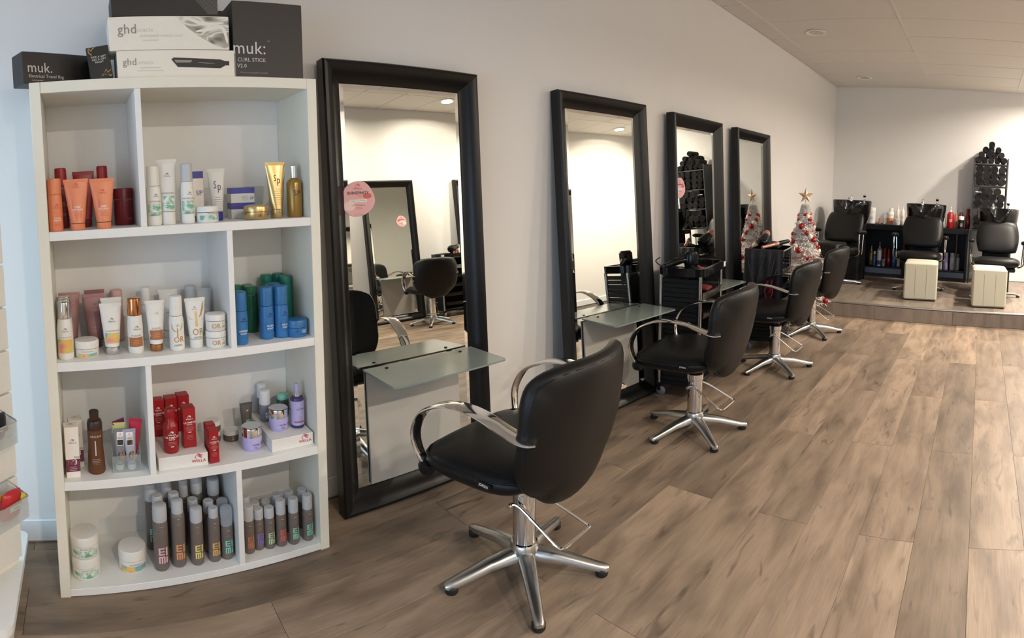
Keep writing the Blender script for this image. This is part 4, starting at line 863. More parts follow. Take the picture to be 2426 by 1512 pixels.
for q in ([(.19, .09), (.12, .085), (.08, .098), (.05, .108)], [(.20, .02), (.195, .05), (.18, .075), (.13, .066), (.09, .06)]): p.strip('box_white', cath([(a, b, 0) for a, b in q], 3) and [(a, b) for a, b, _ in cath([(a, b, 0) for a, b in q], 4)], .012, .0006)
p.build(t)
t, p = pack('appliance_box', 'black box with a diagonal pinstripe corner lying on top of the white pair', .475, .10, ZT+.2065, .365, .16, .085, 'box_black', -.02)
for k in range(26):
    a = .075+k*.0045; p.strip('print_silver', [(a, .084-(0 if k < 40 else 0)), (min(a+.075, .182), .084-(min(a+.075, .182)-a)*1.05)], .0011, .0003)
p.text('print_silver', 'R', .02, -.150, .064); p.build(t)
t, p = pack('appliance_box', 'tall black box with silver lettering at the right end of the shelf top', .838, .12, ZT, .262, .20, .263, 'box_black2')
p.text('print_silver', 'muk:', .062, -.072, .082, sx=.98); p.text('print_silver', 'CURL STICK', .0185, -.065, .055, sx=1.0); p.text('print_silver', 'V2.0', .0185, -.102, .034); p.text('print_grey', '4 interchangeable barrels', .0095, -.058, .014); p.text('print_grey', 'TM', .008, .0, .125); p.build(t)
t, p = pack('appliance_box', 'second tall black box standing right behind the lettered one', .835, .273, ZT, .30, .095, .290, 'box_black'); p.build(t)
t, p = pack('appliance_box', 'long black travel bag box at the left, overhanging the shelf corner', .085, .115, ZT, .285, .085, .108, 'box_black2', math.radians(30))
p.text('print_silver', 'muk.', .048, -.078, .040); p.text('print_silver', 'Electrical Travel Bag', .0155, -.055, .022); p.lines('print_grey', -.09, .014, .06, 1, .01, .003); p.build(t)
t, p = pack('gift_pouch', 'small upright black pouch with gold squiggles leaning between the boxes', .248, .026, ZT+.001, .076, .016, .112, 'box_black', 0, (-.10, -.12, SROT), 'pouch')
p.strip('print_gold', [(-.034, .100), (-.028, .108), (-.022, .098), (-.016, .106), (-.006, .110)], .004); p.strip('print_gold', [(-.03, .108), (-.031, .094), (-.022, .086), (-.026, .082)], .004); p.strip('print_gold', [(.010, .018), (.018, .030), (.022, .018), (.036, .028)], .004); p.strip('print_gold', [(.02, .012), (.03, .006), (.036, .010)], .004)
for i, s in enumerate(('PICK A GIFT', 'GET A GIFT', 'READY')): p.text('print_silver', s, .009, .0, .073-.009*i, True)
p.text('print_grey', 'ghd', .011, .008, .010); p.build(t)
t, p = pack('appliance_box', 'dark grey box end showing behind the pouch and the lower white box', .245, .13, ZT, .075, .11, .094, 'box_black'); MB().box((0, -.0558, .047), (.062, .001, .080)).build('end_label', MATS['box_gap'], t, ang=0); p.build(t)

# ------------------------------------------------------------------ display stand at the left edge
DS = thing('slatwall_stand', 'white slatwall display stand on a low base at the left edge of the picture', 'display stand', (-.62, 1.83, 0))
def rrect(x0, x1, y0, y1, r, n=6):
    out = []
    for cx_, cy_, a0 in ((x1-r, y1-r, 0), (x0+r, y1-r, PI/2), (x0+r, y0+r, PI), (x1-r, y0+r, 1.5*PI)):
        out += [(cx_+r*math.cos(a0+k*PI/2/n), cy_+r*math.sin(a0+k*PI/2/n)) for k in range(n+1)]
    return out
MB().prism(rrect(-.40, .335, -.19, .33, .035), .085, .110).build('base_top', MATS['melamine'], DS, ang=30)
MB().prism(rrect(-.38, .318, -.172, .315, .03), .0, .085).build('plinth', MATS['melamine'], DS, ang=30)
ax = math.radians(52); ux, uy = math.cos(ax), math.sin(ax)   # direction along the panel, to its right end
PX1, PY1 = -.285+.62, 1.955-1.83
MP = Matrix.Translation((PX1, PY1, .11)) @ Matrix.Rotation(ax, 4, 'Z')
def pbox(mb, x0, x1, z0, z1, y0=0., y1=.018): return mb.box(((x0+x1)/2, (y0+y1)/2, (z0+z1)/2), (x1-x0, y1-y0, z1-z0), .003, M=MP)
z = .03
while z < 1.3: pbox(MB(), -.62, 0, z, z+.142).build('slat', MATS['white'], DS, ang=0); z += .150
pbox(MB(), -.62, 0, .0, 1.4, .018, .026).build('slat_backing', MATS['melamine_edge'], DS, ang=0)
mat('pack_red', '#b8252b', .35, var=.1); mat('pack_black', '#1a191b', .3); mat('pack_card', '#ded9d2', .5); mat('tag_yellow', '#e3d23a', .5)
def bin_(zb, x0, x1, label, dp=.10):
    t = thing('acrylic_bin', label, 'bin', (0, 0, 0), group='clear acrylic bins on the slatwall'); t.location = Vector((-.62, 1.83, 0))+(MP @ Vector(((x0+x1)/2, -.0015, zb))); t.rotation_euler = (0, 0, ax)
    hw = (x1-x0)/2
    for nm, c, d in (('bottom', (0, -dp/2, .001), (2*hw, dp, .003)), ('front_wall', (0, -dp, .035), (2*hw, .003, .07)), ('back_wall', (0, -.002, .05), (2*hw, .003, .10)), ('side_wall', (-hw, -dp/2, .04), (.003, dp-.006, .08)), ('side_wall', (hw, -dp/2, .04), (.003, dp-.006, .08))): MB().box(c, d, .0006).build(nm, MATS['acrylic'], t, ang=0)
    MB().tube([(-hw, -dp, .072), (hw, -dp, .072), (hw, -.006, .098)], .0028, 6).build('rim_wire', MATS['chrome'], t)
    return t
def inpack(b, label, m, dx, dy, rx, ry, txt):
    t = thing('hair_accessory_pack', label, 'pack'); t.location = b.matrix_basis @ Vector((dx, dy, .0045)); t.rotation_euler = (rx, ry, ax)
    pillow(8, 8, lambda u, v: ((u*.045*math.sqrt(1-.2*v*v), 0, .052+v*.05*math.sqrt(1-.2*u*u)), (0, -1, 0)), lambda u, v: .020*(1-u*u)**.5*(1-v*v)**.5+.001).build('body', MATS[m], t, ang=60)
    MB().box((.006, -.0215, .050), (.062, .001, .018), .0003).build('paper_band', MATS['pack_card' if m == 'pack_red' else 'pack_black'], t, ang=0)
    p = Print(lambda x, z: -.0224); p.text('pack_black' if m == 'pack_red' else 'ink_white', txt, .008, .004, .047, True); p.build(t)
    if m == 'pack_red': MB().lathe([(0, 0), (.011, 0), (.011, .002), (0, .002)], 12, M=Tm(.034, -.0195, .078, PI/2)).build('price_dot', MATS['tag_yellow'], t)
b1 = bin_(.500, -.34, -.085, 'upper acrylic bin holding dark packs, at the left edge'); inpack(b1, 'black round pack in the upper acrylic bin', 'pack_black', .070, -.052, .12, 0, 'HAIR')
b2 = bin_(.235, -.34, -.055, 'lower acrylic bin holding red packs, at the left edge'); inpack(b2, 'red pack with yellow dot in front in the lower acrylic bin', 'pack_red', .085, -.068, .10, .05, 'BRUSH'); inpack(b2, 'red pack at the back in the lower acrylic bin', 'pack_red', .03, -.030, .05, -.1, 'BRUSH')
b3 = bin_(.80, -.40, -.20, 'topmost acrylic bin, a sliver at the left edge')

# ------------------------------------------------------------------ trolleys
mat('ribbed', (.008, .0085, .0085), .7, var=.1, spec=.25); mat('post', (.45, .44, .42), .25, 1.); mat('tag_white', '#e9e6de', .6); mat('tag_pink', '#e8c0bd', .6)
def make_trolley(label, sticker='tag_white'):
    t = thing('salon_trolley', label, 'trolley'); W2, D2 = .25, .135
    tr = MB(); out = rrect(-W2-.03, W2+.03, -D2-.03, D2+.03, .09, 6); n = len(out)
    inn = [(x*.90, y*.88) for x, y in out]
    for A, B in (([(x, y, .81) for x, y in out], [(x, y, .862) for x, y in out]), ([(x, y, .862) for x, y in out], [(x, y, .862) for x, y in inn]), ([(x, y, .862) for x, y in inn], [(x, y, .828) for x, y in inn])):
        tr.loft([A, B], caps=False)
    tr.add([(x, y, .828) for x, y in inn], [tuple(range(n))]); tr.add([(x, y, .81) for x, y in out], [tuple(reversed(range(n)))]); tr.build('top_tray', MATS['black_gloss'], t, ang=40)
    org = MB().box((-.175, 0, .850), (.07, .23, .010), .003)
    for k in range(4): org.lathe([(.024, .855), (.026, .857), (.022, .857), (.020, .845)], 14, M=Tm(-.175, -.084+.056*k, 0))
    org.build('tool_holder', MATS['black_gloss'], t)
    for sx in (-1, 1):
        for sy in (-1, 1): MB().lathe([(0, .09), (.012, .09), (.012, .812), (0, .812)], 12, M=Tm(sx*W2, sy*D2)).build('post', MATS['post'], t)
    for sy, in ((1,),):
        MB().box((0, D2-.012, .45), (2*W2-.03, .004, .68)).build('back_panel', MATS['black_satin'], t)
    for k in range(22):                                     # ribbed end panels, one slat each
        for sx in (-1, 1):
            MB().box((sx*(W2-.002), 0, .125+k*.031), (.010, 2*D2-.028, .0285), .0025).build('panel_slat', MATS['ribbed'], t, ang=0)
    for k in range(5):                                      # pull-out trays open to the front (-y)
        z = .16+k*.125; dr = MB(); dr.box((0, -.005, z), (2*W2-.05, 2*D2-.03, .006), .002)
        curve = [(x, -D2-.012-.022*(1-(x/(W2-.03))**2)) for x in [(-W2+.03)+(2*W2-.06)*i/10 for i in range(11)]]
        dr.loft([[(x, y, z-.002), (x, y-.006, z+.022), (x, y-.004, z+.044), (x, y+.004, z+.044), (x, y+.006, z)] for x, y in curve])
        for sx in (-1, 1): dr.box((sx*(W2-.028), 0, z+.02), (.004, 2*D2-.05, .04))
        dr.build('drawer', MATS['post' if k == 4 else 'black_gloss'], t)
    MB().box((0, 0, .095), (2*W2+.01, 2*D2+.01, .03), .006).build('base', MATS['black_satin'], t)
    for sx in (-1, 1):
        for sy in (-1, 1):
            c = MB(); c.lathe([(0, .060), (.008, .060), (.008, .085), (0, .085)], 10, M=Tm(sx*(W2-.01), sy*(D2-.01)))
            c.box((sx*(W2-.01), sy*(D2-.01)+.012, .046), (.030, .024, .034), .006)
            cb = c.build('caster', MATS['black_satin'], t)
            MB().lathe([(0, -.009), (.024, -.009), (.030, -.005), (.030, .005), (.024, .009), (0, .009)], 18, M=Tm(sx*(W2-.01), sy*(D2-.01), .0305, 0, PI/2)).build('wheel', MATS['ash'], cb)
    MB().box((W2-.015, -D2-.0312, .838), (.045, .001, .036)).build('price_tag', MATS[sticker], t, ang=0)
    return t
T1 = make_trolley('black salon trolley with chrome posts and a ribbed hair dryer, between second and third mirrors'); T1.location = (3.42, 1.880, 0); T1.rotation_euler = (0, 0, math.radians(11)); T1['group'] = 'black salon trolleys'
T2 = dup(T1, 'black salon trolley with hanging cords and a copper iron, before the farthest mirror', (4.71, 1.80, 0), math.radians(9))
for o in T2.children:
    if o.name.startswith('price_tag'): o.data = o.data.copy(); o.data.materials[0] = MATS['tag_pink']
T3 = dup(T1, 'black salon trolley by the opposite wall, seen reflected in the nearest mirror', (4.80, -2.10, 0), math.radians(180+8))
def onT(T, x, y, z): 
    from mathutils import Euler
    return Vector(T.location)+Matrix.Rotation(T.rotation_euler[2], 3, 'Z') @ Vector((x, y, z))
def dryer(label, loc, rot, m='black_gloss', short=False):
    t = thing('hair_dryer', label, 'hair dryer', loc, rot=rot)
    MB().lathe([(0, .004), (.030, .004), (.032, .0), (.040, .004), (.046, .03), (.047, .07), (.044, .10), (.038, .126), (.034, .128), (.032, .11), (0, .11)] if short else [(0, 0), (.030, .0), (.040, .008), (.046, .03), (.047, .07), (.042, .11), (.032, .15), (.030, .19), (.026, .192), (.024, .15), (0, .15)], 22).build('barrel', MATS[m], t)
    if not short: MB().lathe([(.0305, .150), (.034, .152), (.033, .19), (.028, .215), (.024, .216), (.024, .19), (.0, .18)], 20).build('nozzle', MATS[m], t)
    g = MB()
    for k in range(16): g.box((.0465*math.cos(2*PI*k/16), .0465*math.sin(2*PI*k/16), .048), (.004, .004, .07), .001, M=None)
    g.build('vent_rib', MATS['black_satin'], t)
    h = MB().tube([(0, -.03, .055), (0, -.09, .060), (0, -.15, .075), (0, -.19, .088)], [.020, .019, .017, .014], 12).build('handle', MATS[m], t)
    MB().tube(cath([(0, -.188, .088), (.01, -.22, .085), (.04, -.24, .06), (.06, -.2, .04)], 4), .004, 6).build('cord', MATS['rubber'], t)
    MB().box((0, -.115, .043), (.012, .03, .01), .003).build('switch', MATS['rubber'], h)
    return t
dryer('black ribbed hair dryer standing upright on the nearer trolley', onT(T1, -.13, -.03, .8285+.131), (PI, 0, 1.0), short=True)
def small_tools(T, lab):
    t = thing('clip_box', 'small black box of clips at the corner of the '+lab, 'box', onT(T, .19, .08, .8285), T.rotation_euler[2]); MB().box((0, 0, .022), (.075, .055, .044), .006).build('box', MATS['black_gloss'], t)
    for k in range(4): MB().lathe([(0, 0), (.006, 0), (.006, .004), (0, .005)], 8, M=Tm(-.024+.016*k, 0, .044)).build('clip', MATS['ash'], t)
small_tools(T1, 'nearer trolley')
t = thing('section_comb', 'orange red comb lying in the tray of the nearer trolley', 'comb', onT(T1, .02, -.05, .8285), T1.rotation_euler[2]+.5); cm = MB().box((0, 0, .004), (.17, .012, .006), .002)
for k in range(14): cm.box((-.075+k*.007, -.014, .004), (.003, .020, .003))
cm.build('comb', MATS['pack_red'], t)
t = thing('foil_sheet', 'white strip of foil papers laid across the back of the nearer trolley', 'foil', onT(T1, .06, .09, .8285), T1.rotation_euler[2]); MB().box((0, 0, .004), (.17, .06, .007), .001).build('sheet', MATS['tag_white'], t)
mat('cord_grey', (.035, .035, .038), .45); mat('rose', '#c08a78', .35, .5); mat('redtowel', '#6e1519', .8)
t = thing('folded_cloth', 'red cloth folded in the top drawer of the nearer trolley', 'cloth', onT(T1, .06, -.06, .664), T1.rotation_euler[2]); pillow(8, 8, lambda u, v: ((u*.07, v*.05, .022), (0, 0, 1)), lambda u, v: .020*(1-u*u)**.4*(1-v*v)**.4+.001).build('cloth', MATS['redtowel'], t)
# second trolley: irons, cords, cape
def iron(label, loc, rot, m):
    t = thing('styling_iron', label, 'styling iron', loc, rot=rot)
    MB().lathe([(0, 0), (.012, 0), (.014, .006), (.014, .15), (.018, .155), (.019, .20), (0, .20)], 16).build('barrel', MATS['rose' if m else 'black_satin'], t)
    MB().lathe([(0, .198), (.0185, .198), (.020, .25), (.018, .33), (.012, .345), (0, .345)], 16).build('handle', MATS['black_satin'], t); return t
iron('copper barrelled curling iron lying on the farther trolley', onT(T2, -.25, .03, .885), (0, PI/2-.12, T2.rotation_euler[2]-.55), 1)
dr2 = dryer('copper nozzled hair dryer lying on the farther trolley', onT(T2, -.07, .07, .890), (PI/2.8, 0, T2.rotation_euler[2]+PI/2))
for o in dr2.children:
    if o.name.startswith('nozzle'): o.data = o.data.copy(); o.data.materials[0] = MATS['rose']
def cord(label, pts, r=.0038, m='cord_grey', cat='cord'):
    t = thing('hanging_cord', label, cat); MB().tube(cath(pts, 6), r, 6).build('cable', MATS[m], t)
g = lambda x, y, z: tuple(onT(T2, x, y, z))
cord('black cord looping down the left end of the farther trolley', [g(-.265, .145, .868), g(-.305, .135, .80), g(-.315, .09, .62), g(-.318, .02, .50), g(-.318, -.05, .60), g(-.312, -.09, .78), g(-.27, -.10, .868)])
cord('black cord hanging in a narrow loop on the front of the farther trolley', [g(-.265, -.02, .868), g(-.308, .0, .80), g(-.318, .045, .60), g(-.320, .03, .46), g(-.320, -.04, .50), g(-.316, -.11, .70), g(-.27, -.13, .868)])
mat('cape', '#17161d', .7, var=.2, scale=20)
t = thing('folded_cape', 'black salon cape draped over the near end of the farther trolley', 'cape', onT(T2, -.283, .0, 0), T2.rotation_euler[2]-PI/2); N = 24; front = []; 
rows = []
for z, o in ((.870, .045), (.876, .015), (.868, -.004), (.80, -.010), (.6, -.014), (.42, -.018), (.30, -.014)): rows.append([(-.165+.33*i/N, o+(.010*math.sin(i*1.15)+.006*math.sin(i*2.3+z*9))*(1 if z < .86 else .1)-.010, z) for i in range(N+1)])
m_ = MB(); fr = rows; bk = [[(x, y+.004, zz) for x, y, zz in r] for r in rows]
m_.loft([a+list(reversed(b)) for a, b in zip(fr, bk)]).build('cloth', MATS['cape'], t, ang=70)
cord('red rubber loop hanging against the black cape', [g(-.330, -.05, .62), g(-.333, -.025, .54), g(-.335, -.05, .46), g(-.335, -.085, .50), g(-.333, -.09, .57), g(-.331, -.065, .52), g(-.330, -.085, .63)], .006, 'pack_red', 'loop')
t = thing('black_mat', 'folded black towel on top of the farther trolley', 'towel', onT(T2, .15, .03, .8285), T2.rotation_euler[2]); pillow(8, 8, lambda u, v: ((u*.10, v*.08, .040), (0, 0, 1)), lambda u, v: .036*(1-u*u)**.35*(1-v*v)**.35+.002).build('cloth', MATS['cape'], t)
# things on the reflected trolley
dryer('black hair dryer lying on the trolley by the opposite wall', onT(T3, .05, -.03, .915), (PI/2*.9, .2, 1.2))
for dx, m, s in ((-.13, 'orange', 'orange product bottle on the trolley by the opposite wall'), (-.185, 'white', 'white product bottle on the trolley by the opposite wall')):
    t = thing('product_bottle', s, 'bottle', onT(T3, dx+.02, .10, .8285)); bottle(t, .05, .14, m, m, .35)
# ------------------------------------------------------------------ Christmas tree
mat('needle', '#f0ebe6', .45, var=.12, scale=60); mat('bauble_white', '#ece4d6', .35); mat('bauble_pink', '#d9a597', .18, .5); mat('bauble_red', '#a31c20', .2, .3); mat('tinsel_red', '#a8171c', .3, .5); mat('star_gold', '#d3b596', .4, .3, var=.2, scale=120); mat('trunk_white', '#a9a49c', .7)
TX0, TY0 = 5.88, 1.87
TR = thing('christmas_tree', 'white tinsel Christmas tree with red and white baubles and a star, beside the farthest mirror', 'Christmas tree', (TX0, TY0, 0))
rt_ = random.Random(3); TH, TB, RB = 1.21, .16, .29
def trad(z): return RB*(1-(z-TB)/(TH-TB))**.85+.012
MB().lathe([(0, 0), (.012, .012), (.016, .10), (.013, .6), (.006, TH), (0, TH)], 8).build('trunk', MATS['trunk_white'], TR)
st = MB()
for k in range(3): st.tube([(0, 0, .10), (.08*math.cos(2.1*k), .08*math.sin(2.1*k), .05), (.17*math.cos(2.1*k), .17*math.sin(2.1*k), .010)], .009, 6)
st.build('stand', MATS['trunk_white'], TR)
fo = MB()
for i in range(700):
    q = (i+.5)/700; z = TB+(TH-TB)*(1-(1-q)**1.45)*.985; a = i*2.39996; rr = trad(z)*rt_.uniform(.82, 1.06)
    d = Vector((math.cos(a), math.sin(a), rt_.uniform(-.12, .22))); nrm = Vector((-math.sin(a), math.cos(a), 0)); upv = d.cross(nrm)
    for s in range(17):
        f_ = .25+.75*s/16; c = Vector((0, 0, z))+d*rr*f_; L_ = .036*(1.15-.35*f_)
        b = rt_.uniform(0, 2*PI); e = (nrm*math.cos(b)+upv*math.sin(b))*L_+d*L_*.75; sd = e.cross(d).normalized()*.0036
        fo.add([c+sd, c-sd, c+e*1.0-sd*.4, c+e+sd*.4], [(0, 1, 2, 3)])
fo = fo.build('foliage', MATS['needle'], TR, ang=0); tag(fo, kind='stuff')
tn = MB()
for i in range(1700):
    q = i/1700; z = TB+.07+(TH-TB-.16)*q; a = q*2*PI*5.2; rr = trad(z)*.98
    c = Vector((rr*math.cos(a), rr*math.sin(a), z+.012*math.sin(a*3)))
    if math.sin(a*1.3+.6) < -.35: continue
    e = Vector((rt_.gauss(0, 1), rt_.gauss(0, 1), rt_.gauss(0, 1))).normalized()*.026; sd = e.cross(Vector((0.3, .2, 1))).normalized()*.0026
    tn.add([c+sd, c-sd, c+e-sd, c+e+sd], [(0, 1, 2, 3)])
tag(tn.build('tinsel_garland', MATS['tinsel_red'], TR, ang=0), kind='stuff')
_b = {}
for i in range(72):
    q = (i+.5)/72; z = TB+.02+(TH-TB-.10)*(1-(1-q)**1.4); a = i*2.39996*1.7+.4; rr = trad(z)*1.0; m = ('bauble_white', 'bauble_red', 'bauble_pink', 'bauble_red')[i % 4]; r_ = (.030, .025, .023, .031)[(i*7) % 4]
    if (m, r_) not in _b: _b[(m, r_)] = MB().lathe([(0, -r_)]+[(r_*math.sin(PI*k/9), -r_*math.cos(PI*k/9)) for k in range(1, 9)]+[(0, r_)], 12).lathe([(0, r_*.9), (r_*.22, r_*.95), (r_*.22, r_*1.15), (0, r_*1.15)], 8).mesh('bauble', MATS[m])
    put('bauble', _b[(m, r_)], TR, (rr*math.cos(a), rr*math.sin(a), z))
sp_ = MB(); pts = []
for k in range(10): r_ = .088 if k % 2 == 0 else .036; pts.append((r_*math.sin(PI*k/5), r_*math.cos(PI*k/5)))
vs = [(0, -.020, 0), (0, .020, 0)]+[(x, 0, z) for x, z in pts]
sp_.add(vs, [(0, 2+k, 2+(k+1) % 10) for k in range(10)]+[(1, 2+(k+1) % 10, 2+k) for k in range(10)], M=Tm(0, 0, TH+.105, 0, 0, math.radians(-62))); sp_.tube([(0, 0, TH-.04), (0, 0, TH+.06)], .005, 6)
sp_.build('star', MATS['star_gold'], TR, ang=0)

# ------------------------------------------------------------------ basin chairs on the platform
def make_basin(label, legrest=False):
    """front towards -y, origin on the floor under the seat"""
    t = thing('basin_chair', label, 'shampoo chair')
    pillow(14, 14, lambda u, v: ((u*.285*math.sqrt(1-.25*v*v), v*.27*math.sqrt(1-.22*u*u)-.03, .445-.018*v), (0, 0, 1)), lambda u, v: .062*(1-u**6)**.5*(1-v**6)**.5+.002).build('seat', MATS['leather'], t, ang=60)
    pillow(14, 14, lambda u, v: ((u*.272*math.sqrt(1-.26*v*v), .225+.09*v, .735+v*.205*math.sqrt(1-.22*u*u)), (0, .93, -.38)), lambda u, v: .055*(1-abs(u)**5)**.5*(1-abs(v)**5)**.5+.002).build('backrest', MATS['leather'], t, ang=60)
    MB().box((0, .02, .372), (.44, .46, .05), .012).build('seat_frame', MATS['black_satin'], t)
    for s in (-1, 1):
        ap = pillow(8, 10, lambda u, v: ((s*.325+u*.036*math.sqrt(1-.3*v*v), .02+v*.15*math.sqrt(1-.2*u*u), .690-.012*v), (0, 0, 1)), lambda u, v: .026*(1-u**4)**.5*(1-v**6)**.5+.001).build('arm_pad', MATS['leather'], t, ang=60)
        MB().tube(cath([(s*.325, -.07, .675), (s*.325, -.075, .52), (s*.32, -.06, .42), (s*.26, -.02, .385)], 5), .010, 8).build('arm_support', MATS['chrome'], t)
        MB().tube([(s*.325, .10, .675), (s*.31, .09, .40)], .008, 8).build('arm_brace', MATS['chrome'], t)
    MB().lathe([(0, .05), (.035, .05), (.035, .35), (0, .35)], 18).build('column', MATS['chrome'], t)
    star_base(t, .31, .038, math.radians(18), 'chrome', 4, .070, .042, .046, .032)
    # ceramic bowl with a neck notch on the sitter's side
    bc = (0, .50, 0); N = 40; zr = 1.085
    def notch(a):
        d = (a+PI/2+PI) % (2*PI)-PI; return .110*math.exp(-(d/.36)**4)
    def ring(rx, ry, z, k): return [(bc[0]+rx*math.cos(2*PI*i/N), bc[1]+ry*math.sin(2*PI*i/N), z-k*notch(2*PI*i/N)) for i in range(N)]
    bo = MB().loft([ring(.10, .10, .70, 0), ring(.17, .17, .73, 0), ring(.225, .225, .82, .1), ring(.258, .245, .93, .5), ring(.268, .255, 1.02, 1), ring(.272, .258, zr, 1), ring(.264, .250, zr+.008, 1), ring(.250, .236, zr, 1), ring(.235, .222, .98, .75), ring(.20, .19, .88, .2), ring(.12, .11, .82, 0), ring(.02, .02, .81, 0)])
    bo.build('basin_bowl', MATS['black_gloss'], t, ang=50)
    fa = MB(); fa.lathe([(0, zr-.01), (.022, zr-.01), (.022, zr+.02), (.014, zr+.03), (.014, zr+.06), (0, zr+.065)], 14, M=Tm(-.075, .655)); fa.tube(cath([(-.075, .655, zr+.045), (-.075, .60, zr+.055), (-.075, .55, zr+.03)], 4), .008, 8); fa.box((-.075, .665, zr+.068), (.012, .055, .008), .003); fa.build('mixer_tap', MATS['chrome'], t)
    sh = MB(); sh.lathe([(0, zr), (.018, zr), (.018, zr+.01), (.011, zr+.016), (.012, zr+.05), (.024, zr+.062), (.026, zr+.078), (.016, zr+.088), (0, zr+.09)], 14, M=Tm(.13, .64)); sh.build('hand_shower', MATS['chrome'], t)
    MB().prism(rrect(-.185, .185, .36, .66, .05), 0, .76).build('pedestal', MATS['black_satin'], t, ang=30)
    MB().box((0, .36, .60), (.20, .10, .14), .01).build('bowl_bracket', MATS['black_satin'], t)
    if legrest:
        lr = MB().box((0, -.46, .50), (.50, .36, .17), .025).build('leg_rest', MATS['leather_brown'], t); MB().box((0, -.24, .42), (.30, .16, .03), .006).build('leg_rest_bracket', MATS['black_satin'], t)
    return t
B2 = make_basin('black shampoo chair and basin in the middle, behind the left cream stool'); B2.location = (7.20, .755, ZS+.0005); B2.rotation_euler = (0, 0, math.radians(-91)); B2['group'] = 'black shampoo chairs with basins'
dup(B2, 'black shampoo chair and basin at the right end, behind the right cream stool', (7.02, -.225, ZS+.0005), math.radians(-90))
B1 = make_basin('black shampoo chair and basin with raised leg rest, beside the Christmas tree', True); B1.location = (7.25, 1.845, ZS+.0005); B1.rotation_euler = (0, 0, math.radians(-97)); B1['group'] = 'black shampoo chairs with basins'
# cream stools
def stool(label, x, y, rz, h=.435, s=.385):
    t = thing('cube_stool', label, 'stool', (x, y, ZS+.0005), rz, 'cream cube stools')
    MB().box((0, 0, h/2+.006), (s, s, h-.012), .016).build('body', MATS['cream_leather'], t, ang=25)
    pillow(12, 12, lambda u, v: ((u*s*.497, v*s*.497, h-.012), (0, 0, 1)), lambda u, v: .022*(1-u**8)**.5*(1-v**8)**.5+.001).build('top_pad', MATS['cream_leather'], t, ang=50)
    for a in range(4):
        for q in (-1, 1): MB().box((q*s/6, -s/2-.0004, h*.46), (.003, .002, h*.82), .0006, M=Tm(rz=a*PI/2)).build('seam', MATS['seam'], t, ang=0)
    for q in (-1, 1):
        for r in (-1, 1): MB().lathe([(0, 0), (.014, 0), (.016, .010), (0, .010)], 10, M=Tm(q*s*.4, r*s*.4)).build('foot', MATS['rubber'], t)
    return t
stool('cream cube stool in front of the middle basin chair, the left of the two', 6.68, .665, math.radians(4)); stool('cream cube stool nearer the camera, in front of the right basin chair', 6.50, -.13, math.radians(3))

# ------------------------------------------------------------------ black back counter with bottles
CX, CZ = 8.235, .920
CT = thing('storage_counter', 'long low black counter against the back wall, bottles on it and below', 'counter', (CX, 1.105, ZS))
W_ = 1.87
def cb(name, c, d, m='black_satin'): MB().box(c, d, .003).build(name, MATS[m], CT, ang=0)
cb('counter_top', (0, 0, CZ-ZS-.0375), (.38, W_, .075)); cb('bottom_shelf', (0, 0, .145), (.34, W_-.04, .022)); cb('back_panel', (.165, 0, .42), (.012, W_-.02, .60))
for y in (-W_/2+.02, -.02, W_/2-.02): cb('upright', (0, y, .352), (.34, .03, .70))
for y in (-W_/2+.16,): MB().tube([(-.18, y, .156), (-.18, y, .699)], .012, 8).build('post', MATS['post'], CT)
def cbot(y0, y1, vt, vb, kind, label, low=False, x=8.20, body='white', cap='white', cat='bottle', **k):
    ya, yb = y0, y1; w = abs(ya-yb); h = (vb-vt)/F*8.35; z = ZS+.1565 if low else CZ+.0005
    t = thing('product_'+cat, label, cat, (x, (ya+yb)/2, z), -PI/2+.12, 'bottles under the back counter' if low else 'products on the back counter')
    if kind == 'pump':
        r = w/2; MB().lathe([(0, 0), (r*.93, 0), (r, .006), (r, h*.62), (r*.6, h*.72), (r*.35, h*.74), (0, h*.74)], 18).build('body', MATS[body], t)
        pm = MB(); pm.lathe([(0, h*.74), (r*.38, h*.74), (r*.38, h*.82), (r*.13, h*.83), (r*.13, h*.95), (0, h*.95)], 12); pm.box((0, -r*.35, h*.965), (r*.35, r*1.2, h*.05), .003); pm.build('pump', MATS[cap], t)
    elif kind == 'jar': jar(t, w, h, body, cap, .28)
    else: bottle(t, w, h, body, cap, k.get('cf', .25), k.get('shape', 'straight'), k.get('capr', .9))
    if k.get('band'): MB().lathe([(w*.502, h*.08), (w*.506, h*.09), (w*.506, h*k.get('bt', .5)), (w*.502, h*k.get('bt', .5)+.002)], 18).build('colour_label', MATS[k['band']], t)
    p = Print(cyl(w*.508)); p.lines('ink_grey' if body in ('white', 'pearl', 'cream') else 'ink_white', 0, h*.42, w*.5, 4, .012, .003); p.build(t)
    return t
cbot(1.644, 1.532, 494, 532, 'jar', 'white canister with a dark dot at the left end of the back counter', cat='canister')
cbot(1.483, 1.450, 518, 531, 'plain', 'small orange bottle beside the white canister', body='orange', cap='orange')
cbot(1.417, 1.378, 501, 532, 'pump', 'slim white pump bottle next to the small orange one')
cbot(1.366, 1.262, 503, 533, 'jar', 'orange and white jar standing between pump bottles on the counter', cat='jar', band='orange', bt=.5)
cbot(1.245, 1.190, 482, 532, 'pump', 'tall cream pump bottle left of the middle basin', body='cream', cap='cream', x=8.29)
cbot(1.178, 1.118, 482, 532, 'pump', 'tall cream pump bottle nearest the middle basin', body='cream', cap='cream', x=8.29)
cbot(1.255, 1.160, 518, 533, 'jar', 'low white jar in front of the cream pump bottles', cat='jar', x=8.12)
cbot(1.355, 1.285, 494, 532, 'plain', 'white bottle standing behind the orange and white jar', x=8.31)
cbot(.592, .507, 490, 534, 'pump', 'pale pump bottle right of the middle basin', body='pearl', cap='pearl')
cbot(.490, .388, 485, 535, 'pump', 'red pump bottle on the back counter', body='brred', cap='white', x=8.16)
